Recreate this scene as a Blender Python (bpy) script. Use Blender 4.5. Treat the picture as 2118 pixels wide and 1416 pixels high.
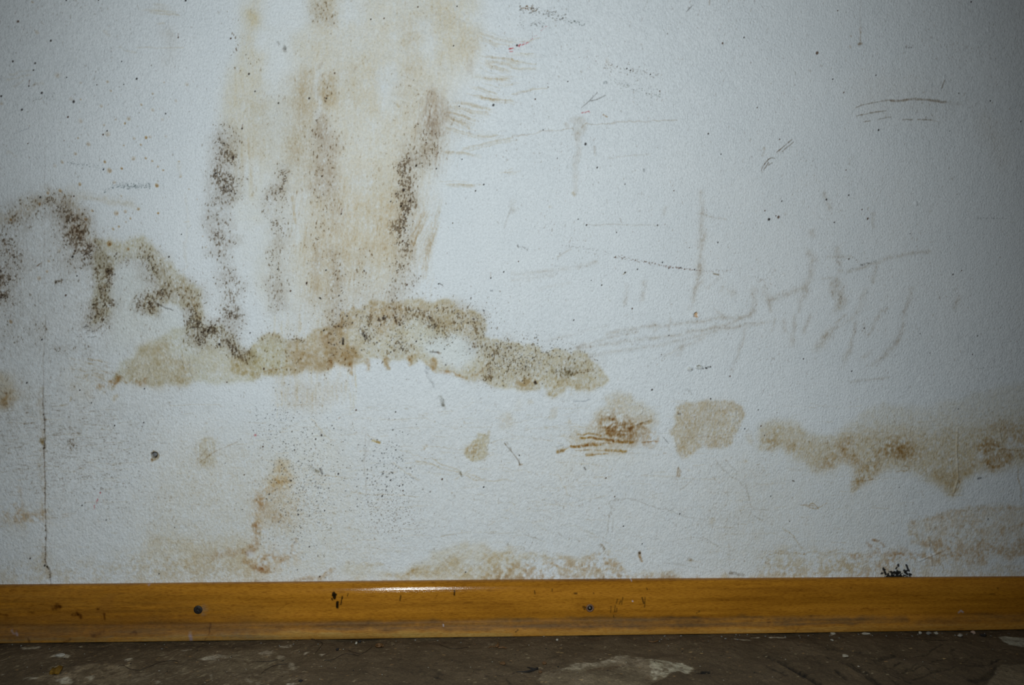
import bpy, bmesh, math, random
import numpy as np
from mathutils import Vector, Matrix

# ------------------------------------------------------------------ scene, camera, light
for o in list(bpy.data.objects):
    bpy.data.objects.remove(o, do_unlink=True)
SC = bpy.context.scene
COL = SC.collection
W, H = 2118, 1416
FPX = 1834.0
YAW, PITCH, ROLL = math.radians(5.03), math.radians(3.0), math.radians(1.15)
CAM = np.array([0.0, -0.9703, 0.3742])

_cy, _sy = math.cos(YAW), math.sin(YAW)
FWD = np.array([_sy * math.cos(PITCH), _cy * math.cos(PITCH), -math.sin(PITCH)])
_r = np.array([_cy, -_sy, 0.0])
_u = np.cross(_r, FWD)
RGT = _r * math.cos(ROLL) + _u * math.sin(ROLL)
UPV = -_r * math.sin(ROLL) + _u * math.cos(ROLL)

cd = bpy.data.cameras.new('camera')
cd.sensor_fit = 'HORIZONTAL'
cd.sensor_width = 36.0
cd.lens = 36.0 * FPX / W
cd.clip_start = 0.01
cam = bpy.data.objects.new('camera', cd)
COL.objects.link(cam)
B = -FWD
cam.matrix_world = Matrix(((RGT[0], UPV[0], B[0], CAM[0]), (RGT[1], UPV[1], B[1], CAM[1]),
                           (RGT[2], UPV[2], B[2], CAM[2]), (0, 0, 0, 1)))
SC.camera = cam

SC.view_settings.view_transform = 'Standard'
SC.view_settings.look = 'None'
SC.view_settings.gamma = 1.0
SC.view_settings.use_curve_mapping = False
SC.view_settings.exposure = 0.0

world = bpy.data.worlds.new('world')
SC.world = world
world.use_nodes = True
bg = world.node_tree.nodes['Background']
bg.inputs[0].default_value = (1.0, 0.97, 0.94, 1)
bg.inputs[1].default_value = 0.055

def spot(name, loc, aim, energy, size, blend, col, radius, squash=(1, 1)):
    ld = bpy.data.lights.new(name, 'SPOT')
    ld.energy = energy; ld.spot_size = math.radians(size); ld.spot_blend = blend
    ld.color = col; ld.shadow_soft_size = radius
    lo = bpy.data.objects.new(name, ld)
    COL.objects.link(lo)
    lo.location = loc
    d = Vector(aim) - Vector(loc)
    lo.rotation_euler = d.to_track_quat('-Z', 'Y').to_euler()
    lo.scale = (squash[0], squash[1], 1)
    return lo

# the hand torch / flash held just left of and above the lens
spot('flash_light', (-0.031, -0.93, 0.512), (0.041, 0.0, 0.334), 28.4, 87.3, 1.0, (0.915, 0.985, 1.0), 0.018, (1.0, 1.8))

# ------------------------------------------------------------------ tracing helpers
# pixel -> ray; surfaces are traced where the rays meet their real planes
def ray(u, v):
    d = RGT * ((u - W / 2) / FPX) - UPV * ((v - H / 2) / FPX) + FWD
    return d
def hit_y(u, v, y=0.0):
    d = ray(u, v); t = (y - CAM[1]) / d[1]
    return CAM + d * t
def hit_z(u, v, z=0.0):
    d = ray(u, v); t = (z - CAM[2]) / d[2]
    return CAM + d * t
ZO = {0: (0, 0, 1.0)}
for _i in range(12):
    ZO[_i + 1] = ((_i % 4) * 530, (_i // 4) * 400, 0.2826)
for _i in range(4):
    ZO[_i + 13] = (_i * 530, 1180, 0.25)
def px(zi, pts):
    ox, oy, s = ZO[zi]
    return [(ox + p[0] * s, oy + p[1] * s) + tuple(p[2:]) for p in pts]

def fnoise(shape, sx, sy, seed):
    """smooth gaussian noise, unit variance, feature size sx, sy in cells"""
    n = np.random.default_rng(seed).normal(size=shape)
    fy = np.fft.fftfreq(shape[0])[:, None]; fx = np.fft.rfftfreq(shape[1])[None, :]
    g = np.exp(-2 * (math.pi ** 2) * ((fx * sx) ** 2 + (fy * sy) ** 2))
    r = np.fft.irfft2(np.fft.rfft2(n) * g, s=shape)
    return ((r - r.mean()) / r.std()).astype(np.float32)
def blur(a, s):
    if s <= 0.2: return a
    pad = int(3 * s) + 1
    b = np.pad(a, pad, mode='edge')
    fy = np.fft.fftfreq(b.shape[0])[:, None]; fx = np.fft.rfftfreq(b.shape[1])[None, :]
    g = np.exp(-2 * (math.pi ** 2) * s * s * (fx ** 2 + fy ** 2))
    r = np.fft.irfft2(np.fft.rfft2(b) * g, s=b.shape)
    return r[pad:-pad, pad:-pad].astype(np.float32)
def sst(a, b, x):
    t = np.clip((x - a) / (b - a), 0, 1)
    return t * t * (3 - 2 * t)

class Canvas:
    """colour / height / speckle fields on a regular grid over a flat surface"""
    def __init__(s, kind, a0, a1, b0, b1, step, pxs, stepb=None, seed=1):
        s.kind, s.a0, s.b0, s.step = kind, a0, b0, step
        s.stepb = stepb or step
        s.na = int((a1 - a0) / step) + 1
        s.nb = int((b1 - b0) / s.stepb) + 1
        s.pxs = pxs                                   # photo pixels per cell (a axis)
        s.ry = step / s.stepb                         # cell aspect
        sh = (s.nb, s.na)
        s.col = np.ones(sh + (3,), np.float32)
        s.mould = np.zeros(sh, np.float32)
        s.hgt = np.zeros(sh, np.float32)
        c = 1.0 / pxs; q = s.ry
        s.nz = {'big': fnoise(sh, 22 * c, 22 * c * q, seed + 1), 'mid': fnoise(sh, 7 * c, 7 * c * q, seed + 2),
                'fin': fnoise(sh, 2.2 * c, 2.2 * c * q, seed + 3), 'v': fnoise(sh, 1.6 * c, 22 * c * q, seed + 4),
                'h': fnoise(sh, 26 * c, 1.2 * c * q, seed + 5), 'tick': fnoise(sh, .95 * c, 1.7 * c * q, seed + 6),
                'w1': fnoise(sh, 11 * c, 11 * c * q, seed + 7), 'w2': fnoise(sh, 11 * c, 11 * c * q, seed + 8),
                'w3': fnoise(sh, 3.2 * c, 3.2 * c * q, seed + 9), 'w4': fnoise(sh, 3.2 * c, 3.2 * c * q, seed + 10),
                'dot': fnoise(sh, 1.0 * c, 1.0 * c * q, seed + 11), 'dot2': fnoise(sh, 1.7 * c, 1.7 * c * q, seed + 12)}
        s.mod = {'': np.ones(sh, np.float32),
                 'g': np.clip(.88 + .13 * s.nz['fin'] + .13 * s.nz['tick'], 0, 1.5),
                 'v': np.clip(.65 + .45 * s.nz['v'], 0, 1.6),
                 'tv': np.clip(.80 + .08 * s.nz['v'] + .15 * s.nz['tick'] + .06 * s.nz['mid'], 0, 1.5),
                 'hb': np.clip(.84 + .18 * s.nz['h'] + .06 * s.nz['fin'], 0, 1.3),
                 'h': np.clip(.5 + .6 * s.nz['h'], 0, 1.8),
                 'm': np.clip(.66 + .24 * s.nz['fin'] + .22 * s.nz['mid'] + .14 * s.nz['tick'], 0, 1.35),
                 'b': np.clip(.82 + .16 * s.nz['big'] + .10 * s.nz['mid'] + .1 * s.nz['fin'], 0, 1.5),
                 't': np.clip(.80 + .17 * s.nz['tick'] + .06 * s.nz['fin'] + .08 * s.nz['mid'], 0, 1.5),
                 'd': sst(.7, 1.6, s.nz['dot'] + .3 * s.nz['mid']) * 1.3,
                 'r': sst(-1.5, 1.5, .5 * s.nz['mid'] + .6 * s.nz['fin'] + .25 * s.nz['tick']) * 1.2}
    def grid(s, p):
        if s.kind == 'wall': w = hit_y(p[0], p[1], 0.0); a, b = w[0], w[2]
        elif s.kind == 'board': w = hit_y(p[0], p[1], -0.013); a, b = w[0], w[2]
        else: w = hit_z(p[0], p[1], 0.0); a, b = w[0], w[1]
        return ((a - s.a0) / s.step, (b - s.b0) / s.stepb)
    def box(s, P, pad):
        xs = [p[0] for p in P]; ys = [p[1] for p in P]
        x0 = max(0, int(min(xs) - pad)); x1 = min(s.na, int(max(xs) + pad) + 2)
        y0 = max(0, int(min(ys) - pad * s.ry)); y1 = min(s.nb, int(max(ys) + pad * s.ry) + 2)
        return x0, x1, y0, y1
    def coords(s, bx, warp):
        x0, x1, y0, y1 = bx
        X, Y = np.meshgrid(np.arange(x0, x1, dtype=np.float32), np.arange(y0, y1, dtype=np.float32))
        if warp:
            w = warp / s.pxs; sl = (slice(y0, y1), slice(x0, x1))
            X = X + w * (s.nz['w1'][sl] * .7 + s.nz['w3'][sl] * .4)
            Y = Y + w * s.ry * (s.nz['w2'][sl] * .7 + s.nz['w4'][sl] * .4)
        return X, Y
    def poly(s, zi, pts, soft=2, warp=3):
        P = [s.grid(p) for p in px(zi, pts)]
        sc = soft / s.pxs
        bx = s.box(P, 3 * sc + 2.5 * warp / s.pxs + 2)
        if bx[0] >= bx[1] or bx[2] >= bx[3]: return None
        X, Y = s.coords(bx, warp)
        ins = np.zeros(X.shape, bool)
        n = len(P)
        for i in range(n):
            ax, ay = P[i]; cx, cy = P[(i + 1) % n]
            if ay == cy: continue
            c = ((ay > Y) != (cy > Y)) & (X < (cx - ax) * (Y - ay) / (cy - ay) + ax)
            ins ^= c
        return bx, blur(ins.astype(np.float32), sc)
    def line(s, zi, pts, w, soft=None, warp=1.5):
        k = ZO[zi][2]
        raw = px(zi, pts)
        P = [s.grid(p) for p in raw]
        Wd = [(p[2] * k if len(p) > 2 else w) / s.pxs / 2 for p in raw]
        sf = (w * .5 if soft is None else soft) / s.pxs
        bx = s.box(P, max(Wd) + sf + 2.5 * warp / s.pxs + 2)
        if bx[0] >= bx[1] or bx[2] >= bx[3]: return None
        X, Y = s.coords(bx, warp)
        Y = Y / s.ry
        best = np.full(X.shape, -1e9, np.float32)
        if len(P) == 1: P = P * 2; Wd = Wd * 2
        for i in range(len(P) - 1):
            ax, ay = P[i]; cx, cy = P[i + 1]; ay /= s.ry; cy /= s.ry
            dx, dy = cx - ax, cy - ay
            L = dx * dx + dy * dy + 1e-9
            t = np.clip(((X - ax) * dx + (Y - ay) * dy) / L, 0, 1)
            d = np.hypot(X - ax - t * dx, Y - ay - t * dy)
            best = np.maximum(best, Wd[i] + (Wd[i + 1] - Wd[i]) * t - d)
        return bx, sst(-sf, sf * .6 + .05, best)
    def apply(s, m, color, a, tex=''):
        if m is None: return
        (x0, x1, y0, y1), k = m
        sl = (slice(y0, y1), slice(x0, x1))
        al = np.clip(k * a * s.mod[tex][sl], 0, 1)[..., None]
        s.col[sl] *= 1 - al * (1 - np.array(color, np.float32))
    def cover(s, m, color, a, tex=''):
        """opaque paint: replaces the colour instead of tinting it"""
        if m is None: return
        (x0, x1, y0, y1), k = m
        sl = (slice(y0, y1), slice(x0, x1))
        al = np.clip(k * a * s.mod[tex][sl], 0, 1)[..., None]
        s.col[sl] = s.col[sl] * (1 - al) + al * np.array(color, np.float32)
    def F(s, zi, pts, color, a=1, soft=2, warp=3, tex='g', rim=0, rimw=4):
        m = s.poly(zi, pts, soft, warp)
        if m is None: return
        s.apply(m, color, a, tex)
        if rim:
            inner = blur(m[1], rimw / s.pxs)
            s.apply((m[0], np.clip(m[1] - inner, 0, 1) * 2.4), color, rim, 'b')
    def S(s, zi, pts, w, color, a=1, soft=None, warp=1.5, tex='g'):
        s.apply(s.line(zi, pts, w, soft, warp), color, a, tex)
    def M(s, zi, pts, w, dens, soft=None, warp=5, under=.6):
        w = w * 1.5; dens = min(1, dens * 1.1)
        m = s.line(zi, pts, w, w * .7 if soft is None else soft, warp)
        if m is None: return
        (x0, x1, y0, y1), k = m
        s.mould[y0:y1, x0:x1] = np.maximum(s.mould[y0:y1, x0:x1], k * dens)
        if under: s.apply(m, (.64, .57, .49), min(1, under * 1.2) * dens, 't')
    def hump(s, zi, pts, w, h, soft=None, warp=0):
        m = s.line(zi, pts, w, soft, warp)
        if m is None: return
        (x0, x1, y0, y1), k = m
        s.hgt[y0:y1, x0:x1] += k * h
    def lighten(s, zi, pts, a, soft=4, warp=3):
        m = s.poly(zi, pts, soft, warp)
        if m is None: return
        (x0, x1, y0, y1), k = m
        sl = (slice(y0, y1), slice(x0, x1))
        al = np.clip(k * a, 0, 1)[..., None]
        s.col[sl] = s.col[sl] * (1 - al) + al
        s.mould[sl] *= 1 - al[..., 0]

BEI = (.95, .895, .79); GRN = (.88, .86, .70); OCH = (.78, .65, .44); RUS = (.68, .48, .27); TAN = (.84, .75, .61)
GRY = (.78, .75, .71); BRN = (.68, .58, .49); MLD = (.085, .06, .04)
RED = (.75, .12, .14); DRK = (.12, .09, .07)

# ------------------------------------------------------------------ stains on the wall
_c = [hit_y(u, v) for u, v in ((-110, -90), (2230, -90), (-110, 1290), (2230, 1290))]
wx0, wx1 = min(p[0] for p in _c), max(p[0] for p in _c)
wz1 = max(p[2] for p in _c)
WC = Canvas('wall', wx0, wx1, 0.036, wz1, 0.0006, 1.134, seed=10)
F, S, M = WC.F, WC.S, WC.M
rng = np.random.default_rng(5)
def FB(zi, pts, col, a, *r, **k): F(zi, pts, col, a * 1.25, *r, **k)
def FS(zi, pts, col, a, *r, **k): F(zi, pts, col, a * 1.4, *r, **k)

# general grime: lower and left part greyer, faint beige clouding
F(0, [(-110, 380), (150, 400), (330, 560), (400, 800), (300, 900), (-110, 920)], (.70, .66, .61), .42, 40, 20, 't')
F(0, [(-110, 820), (200, 850), (560, 880), (600, 1100), (520, 1290), (-110, 1290)], (.80, .74, .66), .33, 35, 20, 't')
F(0, [(-110, -90), (250, -90), (200, 250), (60, 420), (-110, 420)], GRY, .12, 50, 20, 't')
F(0, [(330, 950), (700, 880), (760, 1150), (640, 1290), (250, 1290)], (.90, .82, .68), .5, 35, 20, 't')
F(0, [(700, 830), (1300, 900), (1600, 950), (1650, 1200), (700, 1200)], (.90, .84, .76), .35, 50, 20, 't')
F(0, [(1500, 900), (1900, 1000), (1850, 1200), (1450, 1200)], (.88, .82, .72), .35, 40, 20, 't')
F(0, [(1400, 300), (1950, 350), (2000, 720), (1400, 760)], (.92, .88, .84), .3, 70, 20, 't')

# --- A the broad run of damp coming down from the top
F(0, [(496, -90), (500, 60), (490, 140), (476, 210), (466, 300), (480, 400), (500, 560), (545, 640), (640, 640), (840, 600), (850, 400),
      (905, 330), (935, 200), (1000, 150), (992, 60), (975, -90)], BEI, .55, 14, 8, 'b', rim=.25, rimw=8)
F(0, [(600, 60), (700, -90), (980, -90), (985, 90), (930, 200), (900, 330), (845, 360), (835, 600), (660, 640), (600, 600), (590, 300)], (.93, .86, .74), .45, 18, 10, 'tv')
F(0, [(640, -90), (985, -90), (990, 100), (900, 330), (850, 560), (690, 600), (640, 300)], (.94, .87, .76), .34, 25, 8, 'tv')
F(0, [(690, 100), (820, 140), (860, 500), (800, 620), (690, 590)], TAN, .12, 18, 10, 'tv')
WC.lighten(0, [(548, -90), (640, -90), (636, 50), (612, 120), (600, 180), (560, 200), (538, 150)], .7, 14, 10)
F(0, [(492, -90), (545, -90), (548, 40), (525, 110), (545, 200), (560, 330), (470, 340), (476, 220), (500, 100)], BEI, .75, 8, 8, 'tv')
F(0, [(500, 190), (650, 160), (640, 420), (600, 380), (520, 330)], (.82, .77, .69), .55, 16, 10, 'tv')
F(0, [(600, 140), (660, 130), (665, 360), (600, 350)], TAN, .35, 12, 8, 'tv')
WC.lighten(2, [(870, 480), (1040, 500), (1030, 820), (900, 800)], .35, 8, 6)
WC.lighten(2, [(1210, 130), (1300, 130), (1320, 420), (1210, 400)], .5, 6, 5)
WC.lighten(2, [(580, 0), (760, 0), (760, 160), (600, 160)], .55, 8, 5)
WC.lighten(2, [(430, 510), (480, 520), (470, 640), (440, 900), (400, 900), (430, 700)], .6, 3, 4)
WC.lighten(5, [(1770, 300), (1876, 300), (1876, 900), (1780, 900), (1740, 700)], .45, 10, 5)
WC.lighten(6, [(210, 0), (400, 0), (330, 250), (300, 500), (190, 500), (180, 200)], .5, 8, 5)
WC.lighten(6, [(190, 500), (300, 500), (300, 1000), (200, 1000)], .4, 12, 5)
WC.lighten(6, [(620, 560), (1010, 560), (1010, 760), (860, 770), (640, 800)], .3, 12, 5)
F(1, [(1790, 60), (1880, 40), (1900, 180), (1800, 190)], (.86, .72, .42), .7, 7, 5, 'b')
F(1, [(1720, 200), (1880, 260), (1880, 420), (1770, 420), (1750, 320)], BEI, .6, 6, 5, 'tv')
F(1, [(1690, 500), (1876, 420), (1876, 950), (1640, 950)], BEI, .55, 12, 6, 'tv')
F(2, [(380, 0), (560, -30), (570, 130), (540, 230), (380, 200), (360, 130)], OCH, .50, 8, 6, 'tv')
F(2, [(280, 250), (500, 230), (560, 420), (430, 470), (290, 430)], BEI, .5, 8, 6, 'tv')
F(2, [(280, 540), (400, 530), (380, 800), (300, 820)], TAN, .8, 7, 6, 'tv')
F(2, [(440, 590), (600, 530), (590, 760), (480, 800)], TAN, 1.0, 6, 6, 'tv')
F(2, [(470, 700), (600, 680), (560, 900), (440, 900)], BEI, .7, 7, 6, 'tv')
F(2, [(430, 830), (520, 830), (540, 1000), (430, 1010)], BRN, .62, 6, 6, 'tv')
F(2, [(250, 840), (350, 860), (340, 1210), (270, 1230), (240, 1000)], TAN, .60, 8, 8, 'tv')
F(2, [(140, 1000), (330, 1000), (250, 1230), (130, 1200)], BEI, .5, 9, 8, 'tv')
F(2, [(440, 1000), (570, 980), (600, 1200), (620, 1416), (410, 1416), (430, 1200)], BRN, .62, 8, 8, 'tv')
F(2, [(700, 400), (880, 400), (900, 800), (700, 820)], BEI, .55, 10, 8, 'tv')
F(2, [(1060, 90), (1190, 90), (1200, 560), (1060, 560)], TAN, .45, 8, 8, 'tv')
F(2, [(1050, 550), (1290, 560), (1330, 900), (1250, 1130), (1040, 1130)], TAN, .22, 10, 8, 'tv')
F(2, [(1230, 620), (1340, 640), (1410, 760), (1390, 1000), (1270, 1000), (1260, 850)], BRN, .55, 6, 6, 'tv')
F(2, [(1260, 860), (1330, 800), (1330, 1000), (1260, 1000)], BRN, .5, 5, 5, 'tv')
F(2, [(1290, 0), (1600, 0), (1620, 250), (1650, 420), (1560, 480), (1300, 480)], BEI, .65, 9, 8, 'tv')
F(2, [(1500, 200), (1630, 230), (1640, 420), (1510, 420)], TAN, .55, 6, 6, 'tv')
F(2, [(1340, 60), (1480, 100), (1480, 200), (1340, 160)], TAN, .3, 8, 6, 'tv')
F(2, [(1530, 430), (1580, 440), (1580, 545), (1555, 545)], BRN, .5, 4, 3, 't')
for q in [[(1640, 255), (1876, 320)], [(1650, 300), (1760, 330)], [(1690, 410), (1876, 440)], [(1680, 465), (1780, 510), (1850, 525)],
          [(1690, 450), (1876, 490)], [(1600, 700), (1720, 730), (1876, 740)], [(1640, 715), (1730, 735)], [(1450, 880), (1560, 935)],
          [(1400, 870), (1560, 920)], [(1420, 780), (1560, 820), (1690, 835)], [(1440, 830), (1600, 880)], [(1400, 940), (1600, 990), (1760, 985)],
          [(1520, 1090), (1700, 1040), (1876, 1010)], [(1380, 1110), (1600, 1135)], [(1820, 1265), (1876, 1255)], [(1400, 1350), (1600, 1355)],
          [(1760, 570), (1850, 575)], [(1820, 615), (1876, 620)], [(1480, 750), (1700, 800)], [(1600, 560), (1800, 590)], [(1620, 640), (1750, 690)]]:
    S(2, [(q[0][0], q[0][1])] + list(q[1:]), 3, TAN, .6, 2.4, 1.5, 'tv')
    for _k in range(6):
        dx, dy = rng.uniform(-60, 60), rng.normal() * 14
        S(2, [(a + dx, b + dy) for a, b in q], 1.8, TAN, rng.uniform(.15, .5), 1.6, 1.5, 'tv')
for q in [[(60, 390), (150, 385)], [(0, 440), (110, 470), (170, 480)], [(0, 500), (60, 508), (160, 512)], [(60, 300), (200, 290)], [(0, 690), (150, 650), (250, 640)]]:
    S(3, q, 2, TAN, .7, 1.6, 2, 'g')
F(3, [(-40, 260), (150, 270), (210, 420), (150, 540), (-40, 560)], BEI, .35, 10, 8, 'h')
# continuation below
F(6, [(420, 0), (720, 0), (700, 500), (640, 720), (560, 900), (420, 930), (400, 700)], TAN, .30, 10, 8, 'tv')
F(6, [(620, -30), (1110, -30), (1100, 560), (900, 640), (640, 560)], BEI, .62, 12, 8, 'tv')
F(6, [(300, 300), (560, 320), (600, 950), (480, 1000), (380, 820), (300, 500)], BEI, .55, 12, 8, 'tv')
F(6, [(760, 60), (1010, 60), (1000, 450), (820, 480)], TAN, .28, 14, 8, 'tv')
F(6, [(520, 60), (640, 60), (620, 300), (540, 330)], BRN, .3, 8, 7, 'tv')
F(6, [(550, 410), (630, 410), (620, 660), (560, 650)], BRN, .42, 6, 5, 'tv')
F(6, [(430, 350), (465, 350), (450, 720), (425, 720)], BRN, .45, 4, 3, 'g')
F(6, [(545, 650), (640, 640), (620, 950), (545, 970)], BRN, .25, 6, 6, 'tv')
F(6, [(380, 700), (470, 690), (480, 900), (370, 850)], GRY, .4, 8, 6, 'tv')
S(6, [(265, 20), (275, 120), (285, 215)], 4, TAN, .9, 2.5, 1)
S(6, [(975, 60), (950, 250), (930, 400)], 12, TAN, .5, 6, 3, 't')
for q in [[(1270, 160), (1200, 280), (1130, 400)], [(1330, 240), (1270, 400), (1240, 560)], [(1190, 100), (1150, 250)], [(1290, 250), (1230, 420)],
          [(1240, 420), (1235, 620)], [(1300, 300), (1250, 440)], [(1160, 360), (1130, 430)], [(1250, 150), (1140, 390)], [(1320, 200), (1250, 410)],
          [(1230, 140), (1170, 260)], [(1340, 100), (1310, 250)], [(1200, 220), (1150, 380)]]:
    S(6, q, 4, TAN, .45, 3, 1, 't')
    for _k in range(4):
        dx, dy = rng.uniform(-30, 30), rng.uniform(-60, 60)
        S(6, [(a + dx, b + dy) for a, b in q], 2, TAN, .35, 1.8, 1, 't')
for k in range(420):      # brushed streaks in the run
    x = rng.uniform(600, 900); y = rng.uniform(330, 640); L = rng.uniform(20, 80)
    S(0, [(x, y), (x - L * .16, y + L)], rng.uniform(1.2, 2.5), TAN, rng.uniform(.08, .3), 1.6, 1, 't')
for k in range(160):
    x = rng.normal(895, 18); y = rng.uniform(170, 320); L = rng.uniform(20, 60)
    S(0, [(x, y), (x - L * .10, y + L)], rng.uniform(1.2, 2.5), BRN, rng.uniform(.08, .28), 1.5, 1, 't')
for k in range(260):       # rub marks below the band and along x 560-700
    x = rng.uniform(560, 740); y = rng.uniform(640, 820); L = rng.uniform(15, 50)
    S(0, [(x, y), (x, y + L)], rng.uniform(1.5, 3), BEI, rng.uniform(.2, .6), 1.8, 1, 't')
F(10, [(150, -40), (640, -60), (650, 60), (480, 190), (200, 180)], (.86, .79, .70), .8, 10, 6, 'tv')

F(0, [(640, 330), (860, 330), (850, 560), (830, 660), (700, 680), (640, 600)], (.92, .86, .76), .25, 16, 8, 'tv')
F(0, [(545, 360), (660, 360), (700, 560), (700, 690), (560, 720), (540, 560)], (.90, .85, .77), .42, 16, 8, 'tv')
F(0, [(846, 380), (915, 340), (905, 470), (885, 540), (850, 560)], (.88, .82, .74), .42, 8, 6, 'tv')
F(0, [(905, 190), (960, 180), (990, 260), (930, 330), (900, 330)], (.90, .85, .78), .4, 12, 8, 'tv')
F(0, [(690, 590), (850, 570), (840, 640), (740, 640), (690, 690), (600, 700), (600, 640)], (.88, .82, .74), .4, 10, 8, 'tv')
# mould columns
M(1, [(1650, 970), (1680, 1030, )], 22, .45)
M(1, [(1600, 1050), (1640, 1130), (1700, 1160)], 18, .75)
M(1, [(1600, 1230), (1600, 1290), (1700, 1330), (1690, 1400), (1640, 1440)], 22, .8)
M(1, [(1690, 1060), (1640, 1150), (1620, 1300)], 26, .45)
M(5, [(1640, 0), (1590, 80), (1600, 150), (1560, 220)], 24, .55)
M(5, [(1570, 200), (1600, 300), (1590, 400)], 22, .55)
M(5, [(1600, 330), (1730, 335)], 14, .6)
M(5, [(1610, 420), (1640, 480), (1640, 600)], 17, .55)
M(5, [(1660, 640), (1690, 720), (1680, 800), (1700, 880)], 24, .72)
M(5, [(1700, 900), (1740, 960), (1750, 1010)], 16, .6)
M(5, [(1690, 1060), (1720, 1150)], 16, .75)
M(2, [(190, 1260), (150, 1340), (120, 1416)], 15, .72)
M(6, [(160, 0), (130, 120), (150, 220), (165, 300)], 22, .55)
M(6, [(165, 380), (150, 560), (150, 700), (165, 830)], 18, .50)
M(6, [(145, 680), (170, 800)], 16, .6)
M(2, [(1240, 980), (1260, 1100), (1210, 1190), (1120, 1180)], 17, .55)
M(2, [(1120, 1090), (1190, 1110), (1160, 1220)], 18, .5)
M(2, [(1090, 1210), (1080, 1340), (1100, 1416)], 20, .88)
M(6, [(1085, 0), (1080, 120), (1060, 240), (1070, 380)], 20, .92)
M(6, [(1060, 500), (1090, 600), (1060, 680), (1040, 700)], 24, .62)
M(6, [(1030, 700), (1020, 800)], 14, .5)
M(2, [(480, 1000), (500, 1150), (490, 1300), (500, 1416)], 26, .40, under=.4)
M(2, [(470, 840), (490, 960)], 16, .4)
M(2, [(530, 640), (500, 700)], 18, .35)
M(2, [(480, 30), (430, 100), (500, 130)], 18, .45)
M(6, [(480, 0), (560, 130), (450, 320), (450, 560)], 24, .24, under=.3)
M(6, [(580, 440), (590, 620)], 16, .42)
M(6, [(780, 480), (800, 700), (790, 790)], 24, .32)
M(6, [(600, 700), (570, 940)], 20, .38)
M(2, [(1150, 700), (1250, 900), (1180, 1100)], 40, .14)
M(1, [(1680, 120), (1760, 380), (1800, 500)], 16, .3, under=0)

# --- B left arches
F(5, [(-300, 60), (0, 130), (120, 60), (330, 10), (520, 20), (610, 80), (660, 220), (690, 340), (650, 420), (560, 380), (500, 240), (430, 100), (300, 90), (120, 200), (0, 240), (-300, 260)],
  TAN, .68, 6, 7, 't', rim=.3)
F(5, [(0, 240), (300, 90), (430, 100), (560, 400), (640, 600), (640, 1100), (300, 1300), (-200, 1300), (-200, 300)], GRY, .22, 20, 10, 't')
M(5, [(-60, 200), (20, 170), (110, 190), (130, 120)], 22, .55)
M(5, [(190, 150), (280, 80)], 26, .45)
M(5, [(380, 40), (440, 70), (480, 170)], 18, .75)
M(5, [(480, 150), (540, 220), (550, 260)], 20, .85)
M(5, [(560, 270), (580, 340), (610, 400)], 32, .82)
M(5, [(640, 160), (640, 380)], 14, .45)
M(5, [(440, 60), (560, 120), (620, 200)], 22, .35)
M(5, [(400, 160), (520, 420), (560, 480)], 40, .28)
M(5, [(-40, 400), (30, 400), (80, 450)], 30, .85)
M(5, [(-60, 620), (10, 640), (20, 740)], 26, .85)
M(5, [(-60, 560), (40, 800), (80, 900)], 50, .30)
S(5, [(540, 200), (550, 260)], 9, BRN, .8, 6, 4, 'm')
S(5, [(575, 290), (600, 410)], 16, BRN, .65, 10, 4, 'm')
S(5, [(20, 380), (40, 430)], 14, BRN, .7, 9, 4, 'm')
S(5, [(0, 640), (20, 730)], 14, BRN, .7, 9, 4, 'm')
S(5, [(60, 190), (110, 195)], 8, BRN, .6, 6, 4, 'm')
F(1, [(300, 1370), (500, 1370), (800, 1420), (1000, 1470), (960, 1530), (700, 1460), (480, 1420), (320, 1400)], TAN, .28, 5, 5, 'g')
S(5, [(560, 20), (760, 45), (920, 90), (1000, 110)], 9, TAN, .38, 5, 4, 'g')
# arch 2
outer = [(665, 320), (760, 350), (850, 352), (950, 340), (1040, 318), (1110, 355), (1150, 420), (1220, 490), (1290, 515), (1340, 590), (1385, 630), (1430, 680), (1475, 730),
         (1490, 790), (1470, 850), (1465, 930), (1490, 975), (1550, 950), (1620, 960), (1680, 1010), (1720, 1050), (1760, 1120), (1790, 1170)]
F(5, outer + [(1876, 1150), (1876, 1350), (1700, 1380), (1420, 1380), (1300, 1390), (1060, 1390), (930, 1370), (840, 1340), (900, 1230), (1100, 1090), (1200, 1040),
              (1380, 950), (1390, 820), (1230, 800), (1080, 880), (1030, 790), (1150, 690), (1080, 560), (1040, 500), (840, 510), (780, 640), (820, 760), (790, 900), (690, 960), (660, 800), (720, 600), (690, 430)],
  (.80, .74, .55), .68, 4, 5, 't', rim=.5, rimw=6)
F(5, [(680, 330), (1040, 320), (1120, 370), (1290, 520), (1340, 590), (1420, 690), (1480, 780), (1460, 860), (1380, 800), (1230, 660), (1130, 520), (1020, 420), (800, 420)],
  OCH, .35, 6, 6, 't')
F(5, [(1100, 640), (1380, 640), (1480, 780), (1470, 960), (1390, 900), (1380, 810), (1220, 800), (1080, 880), (1020, 800)], OCH, .30, 7, 6, 't')
F(5, [(820, 520), (1040, 540), (1100, 640), (1020, 780), (1060, 880), (1380, 830), (1400, 1020), (1100, 1080), (800, 1150), (830, 800), (870, 650)], (.90, .90, .80), .35, 14, 7, '')
F(5, [(1060, 1100), (1220, 1060), (1260, 1200), (1400, 1220), (1420, 1340), (1280, 1400), (1040, 1390), (900, 1340), (1000, 1200)], OCH, .55, 7, 8, 'b', rim=.3)
F(5, [(1150, 1080), (1240, 1070), (1250, 1170), (1200, 1260), (1130, 1190)], OCH, .5, 8, 6, 'm')
F(5, [(1260, 1220), (1400, 1230), (1390, 1400), (1290, 1400)], OCH, .5, 7, 6, 'm')
F(5, [(1430, 1090), (1700, 1120), (1860, 1200), (1870, 1340), (1500, 1350), (1420, 1250)], OCH, .35, 9, 7, 'b')
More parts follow.
